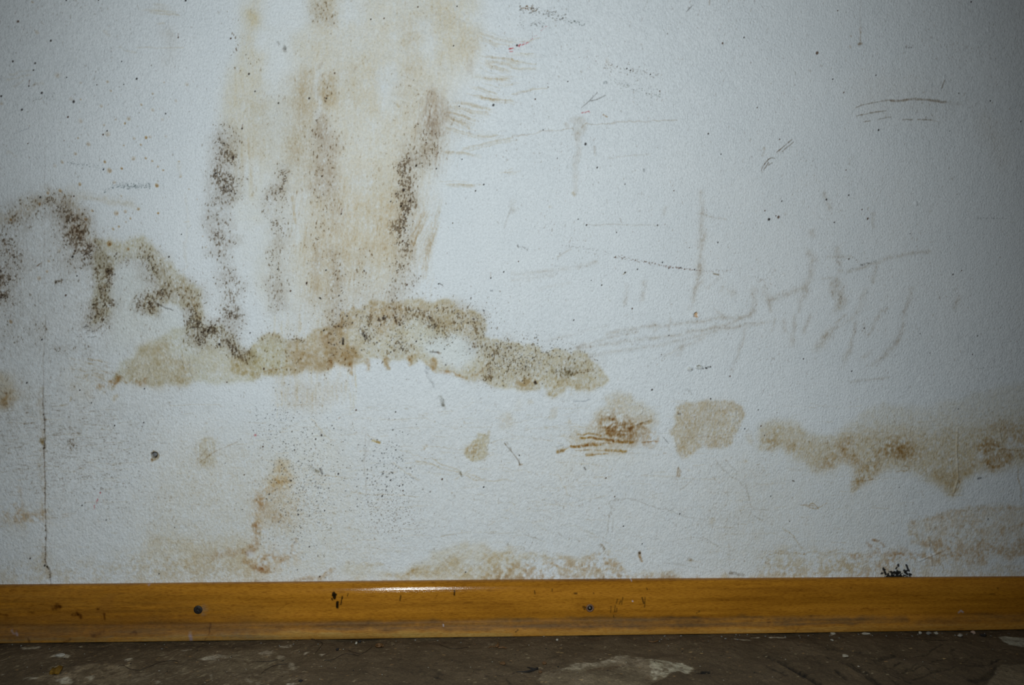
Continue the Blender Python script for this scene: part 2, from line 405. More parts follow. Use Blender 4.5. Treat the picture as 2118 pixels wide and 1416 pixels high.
S(5, [(700, 1416), (790, 1390), (830, 1375), (885, 1335)], 5, RUS, .8, 4, 3, 'm')
S(5, [(885, 1335), (930, 1370), (960, 1365)], 4, RUS, .7, 3, 3, 'm')
S(5, [(1000, 1370), (1060, 1395), (1075, 1360)], 6, RUS, .8, 4, 3, 'm')
S(5, [(800, 1400), (860, 1350)], 10, OCH, .6, 6, 3, 'm')
M(5, [(880, 470), (920, 500)], 14, .62)
M(5, [(980, 480), (1010, 510)], 13, .6)
M(5, [(740, 420), (760, 480), (720, 500)], 16, .45)
M(5, [(1080, 460), (1100, 560), (1150, 600)], 22, .68)
M(5, [(1160, 480), (1200, 540)], 20, .4)
M(5, [(1030, 800), (1110, 800), (1180, 750)], 16, .88)
M(5, [(1180, 745), (1260, 720)], 18, .7)
M(5, [(1040, 830), (1120, 850)], 14, .6)
M(5, [(1100, 640), (1250, 660), (1400, 760)], 30, .48)
M(5, [(1040, 630), (1120, 660)], 12, .4)
S(5, [(1130, 790), (1190, 830), (1270, 858)], 2, DRK, .6, 1.5, 1); S(5, [(1150, 800), (1230, 850)], 1.6, DRK, .5, 1.3, 1)
S(5, [(1045, 805), (1120, 820)], 10, BRN, .6, 6, 3, 'm'); S(5, [(1165, 750), (1185, 735)], 8, BRN, .6, 5, 3, 'm')
M(5, [(1395, 830), (1400, 900), (1440, 970), (1420, 1040)], 15, .85)
M(5, [(1430, 1060), (1540, 1020), (1620, 1070)], 22, .85)
M(5, [(1520, 980), (1620, 980)], 18, .6)
M(5, [(1460, 1080), (1480, 1000)], 18, .7)
M(5, [(1680, 1080), (1720, 1150), (1770, 1190)], 13, 1.0)
M(5, [(1810, 1160), (1840, 1210)], 10, .7)
M(5, [(1380, 700), (1440, 780)], 24, .4)
S(5, [(1605, 1100), (1610, 1110)], 3, DRK, .95, 1.5, 0); S(5, [(1420, 780), (1440, 900)], 8, OCH, .6, 4, 2)
# mould drip
F(5, [(700, 380), (780, 390), (800, 560), (830, 620), (840, 760), (810, 920), (760, 960), (680, 960), (660, 850), (720, 700), (720, 560)], (.80, .75, .62), .5, 8, 5, 'g')
M(5, [(740, 430), (770, 540)], 14, .42)
M(5, [(775, 570), (780, 620), (750, 650)], 18, .9)
M(5, [(760, 690), (765, 730)], 13, .75)
M(5, [(760, 820), (710, 850), (730, 910)], 26, .85)
M(5, [(680, 860), (700, 940)], 16, .6)
S(5, [(775, 560), (785, 640)], 13, BRN, .55, 8, 4, 'm'); S(5, [(760, 700), (765, 730)], 9, BRN, .5, 5, 4, 'm'); S(5, [(770, 820), (710, 880)], 18, BRN, .5, 10, 4, 'm')
M(5, [(620, 1000), (630, 1160)], 14, .35); M(5, [(270, 1010), (300, 1030)], 14, .5, under=.5); M(5, [(430, 1140), (520, 1160)], 9, .5)
M(5, [(430, 670), (450, 665)], 6, .9); M(5, [(400, 680), (430, 670)], 4, .9)
for k in range(14):
    x = rng.uniform(590, 690); y = rng.uniform(940, 1060)
    S(5, [(x, y), (x + rng.uniform(8, 22), y - rng.uniform(2, 9))], 1.6, DRK, .6, 1.2, .5)
for k in range(45):       # brushed arcs low left
    x = rng.uniform(500, 780); y = rng.uniform(1200, 1400); L = rng.uniform(40, 170)
    S(5, [(x, y), (x + L * .5, y + L * .03), (x + L, y + L * .2)], 1.7, TAN, rng.uniform(.2, .6), 1.4, 1, 'm')
F(5, [(500, 1240), (700, 1260), (860, 1360), (700, 1440), (480, 1400)], TAN, .3, 10, 8, 't')
F(5, [(-300, 1340), (60, 1340), (110, 1360), (150, 1416), (150, 1500), (80, 1570), (-300, 1560)], OCH, .62, 7, 8, 'b', rim=.35)
F(9, [(10, 60), (90, 50), (100, 130), (30, 160), (0, 120)], (.66, .46, .22), .8, 7, 5, 'm')
F(9, [(520, -30), (600, -40), (650, 40), (660, 100), (600, 110), (530, 60)], OCH, .45, 7, 6, 'b')
S(9, [(700, 0), (740, 20)], 9, OCH, .5, 5, 4, 'm')
F(9, [(822, 50), (865, 40), (868, 75), (850, 104), (828, 92)], OCH, .75, 2.5, 2, 'g', rim=.3)
S(9, [(515, 70), (490, 125), (440, 130)], 2.5, OCH, .8, 2, 2, 'm')
F(9, [(40, -20), (330, 0), (330, 180), (100, 160)], TAN, .28, 12, 8, 't')

# --- C central arch band
top = [(541, 699), (561, 691), (578, 697), (589, 708), (629, 699), (651, 677), (688, 671), (705, 654), (722, 634), (733, 629), (747, 640), (764, 623), (784, 619), (801, 623),
       (829, 626), (841, 617), (869, 615), (889, 626), (906, 616), (928, 620), (940, 640), (962, 646), (982, 641), (996, 651), (1007, 668), (1010, 691), (1033, 697), (1048, 711),
       (1066, 706), (1079, 712), (1094, 708), (1108, 716), (1125, 725), (1145, 720), (1165, 719), (1187, 730), (1210, 736), (1227, 745), (1241, 756), (1252, 770), (1262, 788)]
bot = [(1240, 803), (1218, 806), (1180, 806), (1148, 817), (1119, 806), (1102, 814), (1077, 811), (1050, 806), (1010, 795), (996, 787), (948, 784), (917, 772), (900, 767),
       (883, 756), (869, 750), (849, 762), (841, 750), (807, 747), (801, 761), (793, 747), (764, 745), (759, 764), (753, 752), (728, 756), (699, 753), (683, 764), (671, 760), (615, 770),
       (586, 776), (553, 776), (520, 776), (480, 770), (478, 740), (505, 728), (520, 722)]
F(0, top + bot, (.78, .68, .48), .78, 2.6, 4, 'g', rim=.55, rimw=5)
F(0, [(541, 700), (590, 705), (590, 776), (530, 776), (500, 735)], (.84, .84, .66), .4, 5, 3, 'g')
F(0, [(590, 712), (650, 690), (700, 672), (700, 752), (615, 770), (590, 772)], (.74, .60, .41), .62, 7, 5, 'b')
F(0, [(600, 730), (730, 715), (745, 750), (690, 758), (610, 770)], (.70, .55, .35), .62, 7, 5, 'b')
F(0, [(700, 700), (750, 700), (748, 750), (705, 755)], (.70, .56, .36), .5, 6, 5, 'b')
F(0, [(640, 690), (700, 660), (725, 632), (745, 645), (720, 700), (680, 720)], (.72, .56, .38), .55, 6, 5, 'b')
F(0, [(768, 625), (828, 628), (840, 660), (780, 700), (766, 660)], (.76, .60, .42), .5, 6, 5, 'g')
F(0, [(832, 622), (930, 620), (990, 650), (1005, 700), (985, 690), (950, 685), (900, 690), (850, 660)], (.78, .65, .47), .48, 7, 5, 't')
F(0, [(838, 720), (868, 725), (870, 750), (842, 752)], OCH, .5, 6, 5, 'm')
WC.lighten(6, [(1230, 1090), (1330, 1080), (1400, 1015), (1500, 1010), (1590, 1040), (1600, 1120), (1600, 1200), (1540, 1280), (1450, 1300), (1350, 1270), (1270, 1200)], .96, 6, 6)
WC.lighten(6, [(1090, 930), (1250, 960), (1330, 1080), (1230, 1180), (1110, 1120)], .2, 10, 6)
F(6, [(1080, 930), (1300, 960), (1380, 1010), (1560, 1020), (1590, 1250), (1450, 1280), (1200, 1180)], (.88, .88, .76), .35, 12, 6, '')
F(6, [(1280, 940), (1350, 890), (1400, 980), (1380, 1060), (1300, 1060)], (.72, .62, .42), .65, 8, 5, 'g')
F(6, [(1330, 900), (1430, 900), (1500, 1000), (1440, 1000), (1370, 960)], (.80, .72, .52), .4, 8, 5, 'g')
F(0, [(985, 690), (1010, 695), (1060, 712), (1130, 730), (1180, 730), (1230, 752), (1240, 800), (1100, 806), (1005, 785), (990, 740)], (.80, .70, .46), .2, 8, 6, 't')
F(7, [(0, 1330), (150, 1310), (330, 1340), (600, 1380), (660, 1430), (560, 1450), (280, 1470), (200, 1440), (60, 1460), (0, 1440)], OCH, .45, 6, 6, 'm')
F(7, [(40, 1340), (250, 1350), (200, 1450), (20, 1440)], (.70, .54, .32), .55, 7, 6, 'm')
F(7, [(330, 1250), (460, 1250), (440, 1340), (350, 1380), (300, 1320)], (.55, .50, .33), .6, 7, 6, 'm')
S(6, [(1350, 1310), (1400, 1320), (1480, 1340), (1540, 1350), (1600, 1320), (1650, 1290)], 5, RUS, .75, 3.5, 3, 'm')
F(6, [(1500, 1330), (1700, 1240), (1730, 1380), (1560, 1380)], OCH, .45, 7, 5, 'g')
for x, y in [(818, 1290), (960, 1270), (700, 1310), (1125, 1270), (540, 1280), (1300, 1290)]:
    S(6, [(x - 8, y - 60), (x, y)], 7, (.66, .46, .22), .7, 4, 3, 'g')
S(6, [(1240, 1250), (1300, 1290), (1310, 1305)], 5, OCH, .7, 3, 3)
S(6, [(640, 850), (620, 930), (580, 960)], 7, OCH, .8, 4, 3, 'm'); S(6, [(700, 815), (720, 820)], 8, OCH, .6, 5, 3, 'm')
S(6, [(840, 790), (850, 900)], 4, OCH, .6, 3, 2); S(6, [(60, 1300), (210, 1270)], 2, RUS, .6, 1.5, 1)
F(6, [(0, 1280), (200, 1270), (190, 1340), (100, 1345), (0, 1320)], OCH, .5, 4, 4, 'm')
M(6, [(1000, 870), (1020, 940), (1080, 880)], 15, 0.82, under=.3)
M(6, [(1080, 880), (1180, 870), (1250, 900), (1300, 950)], 14, 0.73, under=.3)
M(6, [(1180, 920), (1300, 960), (1340, 1040)], 20, 0.69, under=.3)
M(6, [(1360, 860), (1440, 870), (1470, 940), (1520, 1000), (1560, 970)], 18, 0.62, under=.3)
M(6, [(1400, 930), (1550, 890), (1640, 900)], 22, 0.47, under=.3)
M(6, [(1640, 910), (1650, 1010), (1600, 1090), (1620, 1110)], 20, 0.62, under=.3)
M(6, [(1620, 1080), (1680, 1180), (1740, 1240), (1700, 1350)], 24, 0.69, under=.3)
M(6, [(1690, 1080), (1780, 1100), (1850, 1160)], 24, 0.62, under=.3)
M(6, [(1780, 1200), (1870, 1260)], 30, 0.62, under=.3)
S(6, [(1690, 1250), (1720, 1330)], 12, BRN, .6, 7, 4, 'm'); S(6, [(1600, 1090), (1590, 1110)], 5, BRN, .8, 3, 2)
S(6, [(1000, 870), (1030, 940)], 10, BRN, .6, 6, 4, 'm')
M(7, [(20, 1180), (120, 1180), (180, 1260)], 40, 0.41, under=.25)
M(7, [(200, 1180), (360, 1170), (480, 1230)], 26, 0.37, under=.25)
M(7, [(60, 1300), (140, 1280)], 22, 0.57, under=.25)
M(7, [(240, 1280), (340, 1320)], 26, 0.37, under=.25)
M(7, [(340, 1340), (400, 1280), (450, 1300)], 14, 0.59, under=.25)
M(7, [(450, 1250), (580, 1270)], 30, .35)
S(7, [(90, 1290), (140, 1280)], 12, (.5, .45, .38), .35, 8, 4, 'm'); S(7, [(350, 1340), (440, 1290)], 16, (.5, .46, .38), .35, 10, 4, 'm')
S(7, [(165, 1385), (172, 1395)], 5, DRK, .95, 1.5, 1)
for q in [[(440, 1330), (560, 1300), (650, 1295)], [(470, 1300), (640, 1280)], [(300, 1260), (440, 1240)]]:
    S(7, q, 2, BRN, .5, 1.6, 2, 'm')
M(6, [(560, 960), (570, 1050)], 12, 0.71, under=.3); M(6, [(600, 960), (650, 950)], 12, 0.69, under=.3)
M(6, [(550, 1100), (560, 1180)], 8, 0.6, under=.3); M(6, [(785, 990), (800, 1050)], 13, 0.82, under=.3)
M(6, [(845, 880), (840, 1040)], 7, 0.69, under=.3); M(6, [(780, 900), (780, 960)], 10, 0.52, under=.3)
M(6, [(920, 900), (945, 910)], 12, 0.77, under=.3); M(6, [(240, 1090), (330, 1090)], 12, 0.65, under=.3)
M(6, [(180, 1080), (210, 1180)], 10, 0.52, under=.3); M(6, [(50, 1060), (100, 1090)], 16, 0.43, under=.3); M(6, [(1020, 1020), (1030, 1160)], 16, 0.52, under=.3)
M(6, [(1040, 1090), (1080, 1130)], 14, 0.73, under=.3); M(6, [(880, 1040), (920, 1180)], 30, 0.3, under=.3); M(6, [(640, 900), (720, 900)], 22, 0.34, under=.3)
M(6, [(90, 1160), (180, 1300)], 40, 0.26, under=.3); M(0, [(690, 690), (1000, 670)], 60, .3, under=0); M(0, [(640, 700), (700, 740)], 40, .3, under=0)
S(6, [(633, 1060), (633, 1100)], 4, (.05, .04, .03), .95, 1.5, .5); S(6, [(785, 1030), (802, 1050)], 6, DRK, .8, 3, 2)
S(6, [(930, 905), (948, 900)], 4, DRK, .8, 2, 2); S(6, [(1275, 1160), (1335, 1170)], 3, DRK, .7, 2, 1); S(6, [(1330, 1168), (1340, 1172)], 5, BRN, .9, 2.5, 1)
S(6, [(1310, 960), (1290, 990)], 4, DRK, .6, 2, 2)

# --- D patches under the band
F(11, [(700, 60), (780, 35), (880, 60), (900, 120), (1000, 150), (1070, 190), (1060, 290), (1000, 330), (940, 350), (900, 400), (860, 440), (840, 485), (700, 490), (570, 498), (500, 490), (600, 455),
       (470, 440), (400, 400), (410, 360), (460, 310), (560, 290), (585, 190), (650, 130)], OCH, .52, 5, 4, 'g', rim=.3)
F(11, [(640, 210), (760, 190), (900, 250), (1040, 240), (960, 300), (940, 340), (860, 400), (700, 400), (600, 360), (560, 300)], (.64, .47, .27), .95, 9, 5, 'm')
F(11, [(700, 220), (800, 230), (900, 300), (860, 380), (760, 350), (680, 300)], (.60, .44, .24), .7, 9, 5, 'm')
F(11, [(740, 80), (800, 80), (830, 170), (740, 170)], OCH, .35, 6, 5, 'm')
for q, w, a in [([(480, 350), (560, 345), (640, 347)], 3, .8), ([(500, 375), (600, 376)], 4, .9), ([(690, 345), (780, 352)], 5, .8), ([(740, 396), (800, 402), (870, 400)], 4.5, .95),
                ([(430, 440), (530, 430), (640, 424)], 4, .95), ([(690, 467), (740, 466), (825, 470)], 4.5, .95), ([(540, 494), (590, 497)], 4, .95), ([(590, 497), (700, 492)], 2.5, .7),
                ([(335, 470), (368, 464)], 6, .95), ([(368, 464), (430, 436), (540, 432)], 2.5, .7), ([(600, 380), (740, 392)], 4, .8), ([(540, 425), (600, 425)], 5, .9),
                ([(820, 300), (900, 290), (1020, 250)], 5, .6), ([(640, 245), (760, 240)], 5, .6), ([(680, 295), (760, 300)], 4, .6), ([(460, 460), (600, 462), (700, 467)], 2, .6),
                ([(840, 310), (960, 300)], 5, .5), ([(700, 320), (860, 330)], 4, .6), ([(620, 300), (820, 280)], 4, .5), ([(560, 372), (780, 388)], 3, .7), ([(560, 410), (760, 412)], 3, .5)]:
    S(11, q, w * 1.15, (.62, .41, .13), a, w * .55, 1.2, 'g')
F(11, [(560, 250), (600, 240), (590, 275), (560, 280)], (.64, .42, .2), .6, 4, 3, 'm')
S(11, [(340, 470), (362, 466)], 5, (.5, .35, .12), .8, 2.5, 1)
F(11, [(945, 330), (1000, 305), (1060, 330), (1085, 390), (1060, 440), (1000, 452), (945, 430)], (.72, .56, .37), .72, 3, 3, 'm', rim=.3)
S(11, [(950, 408), (1070, 400)], 2.5, (.55, .32, .1), .7, 1.8, 1)
F(11, [(1200, 160), (1260, 110), (1330, 115), (1450, 97), (1530, 110), (1620, 122), (1690, 135), (1712, 190), (1700, 240), (1650, 290), (1625, 340), (1600, 400), (1560, 440), (1500, 460), (1450, 452),
       (1410, 430), (1360, 455), (1320, 500), (1250, 525), (1210, 500), (1190, 440), (1170, 350), (1165, 310), (1195, 270)], (.79, .67, .49), .9, 2.6, 3.5, 't', rim=.4)
F(11, [(1250, 140), (1560, 130), (1560, 240), (1500, 330), (1250, 400), (1200, 330)], (.72, .62, .48), .25, 14, 8, 'b')
F(11, [(1500, 110), (1700, 140), (1700, 230), (1580, 220)], (.75, .6, .42), .3, 8, 8, 'm')
F(11, [(1210, 400), (1320, 430), (1270, 520), (1210, 490)], (.80, .66, .42), .4, 6, 4, 'b')
F(11, [(1430, 390), (1560, 380), (1500, 455), (1430, 440)], (.78, .6, .4), .35, 6, 4, 'b')
S(11, [(1220, 200), (1228, 198)], 4, DRK, .7, 2, 1); S(11, [(1250, 370), (1500, 368), (1660, 365)], 2, BRN, .4, 1.8, 1)
for q in [[(1690, 345), (1750, 335), (1780, 370), (1750, 412), (1715, 390)]]:
    F(11, q, TAN, .6, 3, 3, 'g')
F(11, [(30, 100), (70, 95), (70, 170), (35, 175)], TAN, .35, 4, 4, 'g')
for q, a in [([(280, 155), (340, 155), (330, 230), (270, 240)], .45), ([(240, 280), (268, 280), (270, 305), (245, 305)], .5), ([(410, 225), (445, 260), (425, 300), (408, 270)], .5),
             ([(110, 90), (160, 100), (140, 130), (110, 125)], .35), ([(1440, 960), (1500, 955), (1480, 1000), (1450, 1000)], .5), ([(355, 365), (380, 365), (378, 375), (360, 375)], .9),
             ([(280, 355), (296, 358), (294, 370), (282, 366)], .8), ([(85, 285), (110, 286), (108, 294), (88, 294)], .7), ([(315, 300), (328, 300), (326, 306)], .8), ([(1697, 532), (1732, 534), (1728, 548), (1700, 546)], .9)]:
    F(11, q, OCH, a, 2, 2, 'g')
F(11, [(1500, 560), (1700, 700), (1740, 1000), (1600, 1150), (1480, 1150), (1400, 1000)], GRY, .16, 25, 10, 'v')
for q in [[(760, 825), (850, 815), (950, 845), (1060, 890), (1150, 905), (1220, 935), (1300, 955), (1420, 975)], [(755, 825), (715, 850), (705, 960)], [(1380, 1090), (1480, 1150), (1530, 1170)],
          [(1490, 540), (1600, 650), (1720, 760), (1750, 900), (1740, 940)], [(1560, 530), (1650, 620)], [(1760, 900), (1876, 900)], [(1770, 940), (1840, 990)], [(1310, 690), (1240, 750)],
          [(1600, 1150), (1590, 1416)], [(1700, 700), (1720, 780)], [(1340, 1310), (1100, 1290)], [(90, 1080), (200, 1120)], [(720, 870), (690, 1080)], [(740, 960), (730, 1080)]]:
    S(11, q, 2.2, GRY, .75, 1.8, 2, 'g')
S(11, [(1215, 595), (1235, 620), (1225, 655), (1208, 655), (1212, 600)], 2.6, BRN, .8, 2, .5); S(11, [(1215, 600), (1222, 650)], 6, TAN, .7, 4, .5)
S(11, [(1200, 660), (1198, 675), (1210, 680)], 2, BRN, .7, 1.5, .5)
S(11, [(645, 1155), (655, 1170), (670, 1190)], 6, (.4, .28, .14), .85, 3, 2, 'm'); S(11, [(930, 1203), (935, 1235), (948, 1265)], 5, (.55, .35, .16), .85, 3, 1.5)
S(11, [(927, 1205), (935, 1212)], 4, DRK, .8, 2, 1)
S(11, [(1292, 1262), (1310, 1264)], 5, (.45, .33, .18), .8, 3, 1.5, 'm'); S(11, [(1590, 1360), (1640, 1368), (1700, 1382)], 5, (.35, .28, .2), .9, 2, 1.5, 'm')
S(11, [(-60, 410), (0, 480), (30, 520), (55, 570)], 2, (.4, .33, .25), .85, 1.2, .3); S(11, [(52, 575), (66, 572)], 4, BRN, .7, 2, 1)
S(11, [(525, 590), (535, 603)], 3, DRK, .8, 1.5, .5); S(11, [(1110, 372), (1145, 415)], 1.6, DRK, .5, 1.2, .5)
S(11, [(1110, 487), (1124, 487)], 3, BRN, .8, 1.5, .5); S(11, [(690, 540), (760, 650)], 2, GRY, .9, 1.6, 3, 'm'); S(11, [(340, 620), (420, 790)], 2, TAN, .6, 1.6, 3, 'm')
S(11, [(450, 100), (520, 105), (565, 90)], 2, (.5, .52, .55), .6, 1.5, 1); S(11, [(320, 440), (370, 430)], 2, (.5, .5, .5), .5, 1.5, 1)
S(11, [(1280, 10), (1310, 60)], 2, (.5, .48, .45), .6, 1.8, 2)
F(11, [(380, 480), (900, 480), (820, 620), (560, 640), (300, 620)], BEI, .30, 14, 8, 't')

# --- base line stains
FS(11, [(-200, 1200), (40, 1200), (150, 1230), (280, 1235), (400, 1262), (540, 1250), (620, 1215), (700, 1235), (800, 1310), (900, 1345), (1100, 1360), (1300, 1385), (1876, 1395), (1876, 1450), (-200, 1450)],
  (.82, .68, .46), .42, 4, 6, 'r', rim=.45)
FS(11, [(-100, 1290), (260, 1270), (480, 1290), (620, 1225), (740, 1290), (860, 1345), (520, 1340), (300, 1345), (100, 1370), (-100, 1350)], RUS, .38, 5, 6, 'r')
FS(11, [(-200, 1380), (300, 1370), (900, 1380), (1400, 1392), (1400, 1440), (-200, 1440)], (.62, .48, .38), .45, 5, 5, 'r')
FS(10, [(1180, 1320), (1250, 1250), (1330, 1180), (1500, 1165), (1640, 1140), (1876, 1190), (1960, 1240), (1960, 1400), (1700, 1420), (1000, 1416), (900, 1400)], (.86, .74, .52), .48, 5, 7, 'b', rim=.5)
FS(10, [(1180, 1320), (1400, 1260), (1600, 1280), (1876, 1290), (1876, 1370), (1600, 1400), (1300, 1400), (1000, 1400), (1050, 1350)], OCH, .35, 6, 7, 'm', rim=.35)
FS(10, [(620, 1340), (800, 1280), (950, 1300), (1090, 1350), (1110, 1380), (1000, 1390), (700, 1370)], (.86, .74, .52), .45, 5, 7, 'b', rim=.5)
S(10, [(680, 1300), (820, 1295), (930, 1290)], 5, OCH, .45, 4, 4, 'm'); S(10, [(960, 1360), (1100, 1380), (1180, 1340)], 6, OCH, .6, 4, 4, 'm')
S(10, [(300, 1416), (350, 1405), (420, 1395), (520, 1370), (580, 1355)], 8, RUS, .55, 5, 4, 'm')
S(10, [(0, 1420), (300, 1412), (700, 1412), (1100, 1408)], 4, BRN, .5, 3, 3, 'm')
FB(9, [(-100, 1290), (330, 1260), (420, 1330), (640, 1290), (900, 1280), (1200, 1230), (1560, 1260), (1876, 1330), (1876, 1460), (-100, 1460)], (.84, .74, .58), .48, 12, 10, 'r')
FB(9, [(1100, 1060), (1500, 1120), (1700, 1140), (1876, 1100), (1876, 1416), (1500, 1330), (1200, 1330), (1000, 1240)], (.90, .78, .56), .45, 14, 8, 'b')
FB(9, [(1500, 1060), (1560, 1100), (1620, 1200), (1560, 1260), (1480, 1160)], OCH, .35, 7, 5, 't')
FB(9, [(1130, 1060), (1200, 1080), (1200, 1190), (1130, 1150)], OCH, .25, 7, 5, 't')

# --- rust patch above x 530-600, lower
FB(10, [(190, 530), (235, 520), (265, 570), (270, 650), (250, 740), (180, 760), (100, 720), (80, 650), (130, 590)], (.88, .77, .58), .6, 6, 5, 'b', rim=.3)
FB(10, [(200, 560), (245, 560), (250, 720), (130, 780), (60, 800), (60, 900), (40, 1100), (-30, 1100), (-20, 850), (60, 740)], (.82, .62, .36), .55, 8, 6, 'm')
FB(10, [(10, 780), (80, 800), (70, 900), (10, 890)], RUS, .55, 6, 5, 'm')
FB(10, [(80, 700), (300, 760), (340, 960), (200, 1060), (60, 1000), (40, 850)], (.84, .70, .50), .45, 12, 8, 't')
FB(10, [(100, 900), (200, 910), (170, 980), (110, 1010)], RUS, .30, 7, 6, 'm')
S(9, [(1876, 1010), (1850, 1130), (1820, 1180)], 9, RUS, .55, 6, 4, 'm'); S(9, [(1560, 1260), (1650, 1220), (1800, 1195), (1876, 1130)], 7, RUS, .55, 6, 5, 'g')
S(9, [(1800, 1210), (1810, 1270), (1876, 1300)], 8, RUS, .6, 6, 5, 'm'); S(10, [(30, 1210), (120, 1230), (180, 1270), (240, 1250), (270, 1190), (280, 1140)], 8, RUS, .5, 6, 5, 'm')
S(10, [(0, 1330), (90, 1330), (60, 1270), (20, 1240)], 9, RUS, .6, 6, 5, 'm'); S(10, [(10, 1335), (40, 1325)], 7, (.6, .34, .12), .8, 4, 3, 'm')
FB(10, [(-40, 1160), (300, 1140), (330, 1260), (220, 1330), (60, 1360), (-40, 1340)], (.86, .66, .42), .38, 9, 7, 'r')
S(10, [(-6, 1020), (10, 1050)], 8, RUS, .7, 5, 4, 'm')
WC.lighten(9, [(1800, 1190), (1850, 1190), (1850, 1240), (1805, 1230)], .7, 3, 3)
WC.lighten(10, [(20, 1265), (55, 1270), (50, 1305), (20, 1300)], .7, 3, 3)
WC.lighten(10, [(100, 1110), (230, 1080), (260, 1170), (200, 1230), (110, 1200)], .5, 8, 5)
F(9, [(1450, 400), (1520, 375), (1570, 385), (1582, 470), (1560, 570), (1500, 600), (1460, 570), (1440, 490)], (.76, .66, .48), .68, 4, 3, 'g', rim=.25)
for q in [[(1450, 400), (1448, 515)], [(1510, 400), (1540, 480)], [(1540, 390), (1560, 500)]]:
    WC.lighten(9, [q[0], (q[0][0] + 6, q[0][1]), (q[1][0] + 6, q[1][1]), q[1]], .85, .8, .5)
for q in [[(1460, 520), (1520, 450)], [(1450, 560), (1580, 470), (1740, 400)]]:
    S(9, q, 1.6, BRN, .6, 1.3, .5)
F(9, [(975, 800), (1010, 805), (1025, 825), (1000, 842), (980, 825)], OCH, .65, 3, 3, 'm')
F(9, [(1000, 1020), (1030, 1030), (1010, 1050)], OCH, .3, 3, 3, 'm'); F(9, [(970, 215), (1025, 218), (1025, 245), (975, 245)], GRY, .5, 3, 3, 'm')
F(9, [(1480, 150), (1535, 145), (1530, 190), (1490, 190)], GRY, .55, 4, 3, 'm')
for q in [[(150, 740), (190, 745), (180, 800), (150, 850), (160, 900), (120, 900), (100, 830)], [(30, 920), (90, 900), (80, 960), (60, 1010), (30, 985)], [(120, 900), (320, 890), (330, 990), (170, 960), (150, 1010), (130, 990)],
          [(460, 910), (545, 920), (520, 945), (480, 940)]]:
    F(9, q, (.74, .54, .32), .62, 4, 5, 'r')
F(9, [(0, 850), (340, 860), (400, 960), (330, 1050), (0, 1020)], (.84, .72, .54), .45, 10, 8, 'r')
M(9, [(520, 410), (550, 425)], 9, .8, under=.6); S(9, [(530, 415), (550, 425)], 6, (.5, .42, .36), .6, 3, 2, 'm')
S(9, [(600, 305), (605, 320)], 5, GRY, .8, 3, 2, 'm')
# wall scribbles of grime, lower left
for k in range(900):
    x = rng.normal(420 if k % 3 else 150, 320); y = rng.normal(430, 200); L = rng.exponential(14) + 3
    S(9, [(x, y), (x + L, y + rng.uniform(-2, 2))], rng.uniform(1.2, 2.2), (.48, .39, .30), rng.uniform(.1, .5), 1.2, .8)
for k in range(1100):
    x = rng.uniform(-60, 2170); y = rng.uniform(830, 1190); L = rng.exponential(18) + 3
    S(0, [(x, y), (x + L, y + rng.normal() * 1.2)], rng.uniform(1.0, 1.8), TAN, rng.uniform(.1, .5), 1.2, 1)
for k in range(70):
    x = rng.uniform(560, 1250); y = rng.uniform(850, 1160); L = rng.uniform(30, 130); s = rng.normal() * .3
    S(0, [(x, y), (x + L / 2, y + s * L * .5 - 2), (x + L, y + s * L)], 1.3, TAN, rng.uniform(.25, .6), 1.2, 2, 'm')
def dots(x0, x1, y0, y1, n, r0, r1, col, a, seed, gauss=False):
    r = np.random.default_rng(seed)
    for k in range(n):
        if gauss: x, y = r.normal((x0 + x1) / 2, (x1 - x0) / 4), r.normal((y0 + y1) / 2, (y1 - y0) / 4)
        else: x, y = r.uniform(x0, x1), r.uniform(y0, y1)
        w = r0 + (r1 - r0) * r.random() ** 2.5
        S(0, [(x, y)], w, col, a * r.uniform(.5, 1), w * .35, 0, '')
BLK = (.10, .08, .07)
dots(520, 720, 830, 1140, 700, 1.3, 3.0, BLK, .8, 1, True)
dots(560, 700, 960, 1140, 380, 1.2, 2.6, BRN, .9, 2, True)
dots(730, 860, 900, 1060, 260, 1.3, 3.4, BLK, .8, 3, True)
dots(730, 880, 1000, 1120, 420, 1.2, 2.6, (.35, .28, .22), .8, 4, True)
dots(530, 600, 830, 900, 60, 1.3, 2.8, BLK, .8, 5)
dots(60, 350, 860, 1080, 320, 1.5, 3.2, (.30, .24, .18), .6, 6, True)
dots(1060, 1200, 980, 1100, 160, 1.2, 2.2, BRN, .6, 7, True)
dots(0, 2118, 0, 1190, 300, 1.2, 3.2, (.3, .2, .14), .6, 8)
dots(690, 1010, 630, 730, 240, 1.4, 3.6, BLK, .8, 9)
dots(990, 1200, 690, 790, 260, 1.4, 3.4, BLK, .75, 10, True)
dots(480, 540, 300, 380, 50, 1.3, 2.4, BRN, .6, 11)

# --- E right hand band
FB(12, [(-60, 260), (80, 240), (200, 250), (280, 300), (340, 330), (500, 345), (590, 270), (700, 190), (900, 130), (1100, 140), (1300, 110), (1500, 60), (1700, 0), (2200, -160), (2200, 540),
       (1869, 560), (1800, 565), (1700, 600), (1500, 620), (1400, 650), (1385, 740), (1345, 790), (1250, 760), (1150, 690), (1080, 640), (950, 615), (820, 590), (790, 620), (720, 700), (600, 770), (585, 700),
       (640, 620), (600, 590), (500, 560), (440, 590), (320, 590), (270, 560), (160, 500), (130, 430), (60, 460), (-60, 450)], (.82, .72, .54), .48, 5, 5, 'g')
FB(12, [(-60, 290), (80, 270), (240, 300), (400, 370), (700, 330), (900, 300), (1200, 330), (1500, 290), (2200, 200), (2200, 540), (1869, 555), (1700, 600), (1500, 615), (1400, 650), (1345, 780), (1250, 750),
       (1080, 635), (820, 590), (720, 700), (600, 760), (640, 620), (500, 560), (440, 590), (320, 590), (160, 500), (130, 430), (60, 460), (-60, 450)], (.80, .68, .48), .50, 12, 6, 'g')
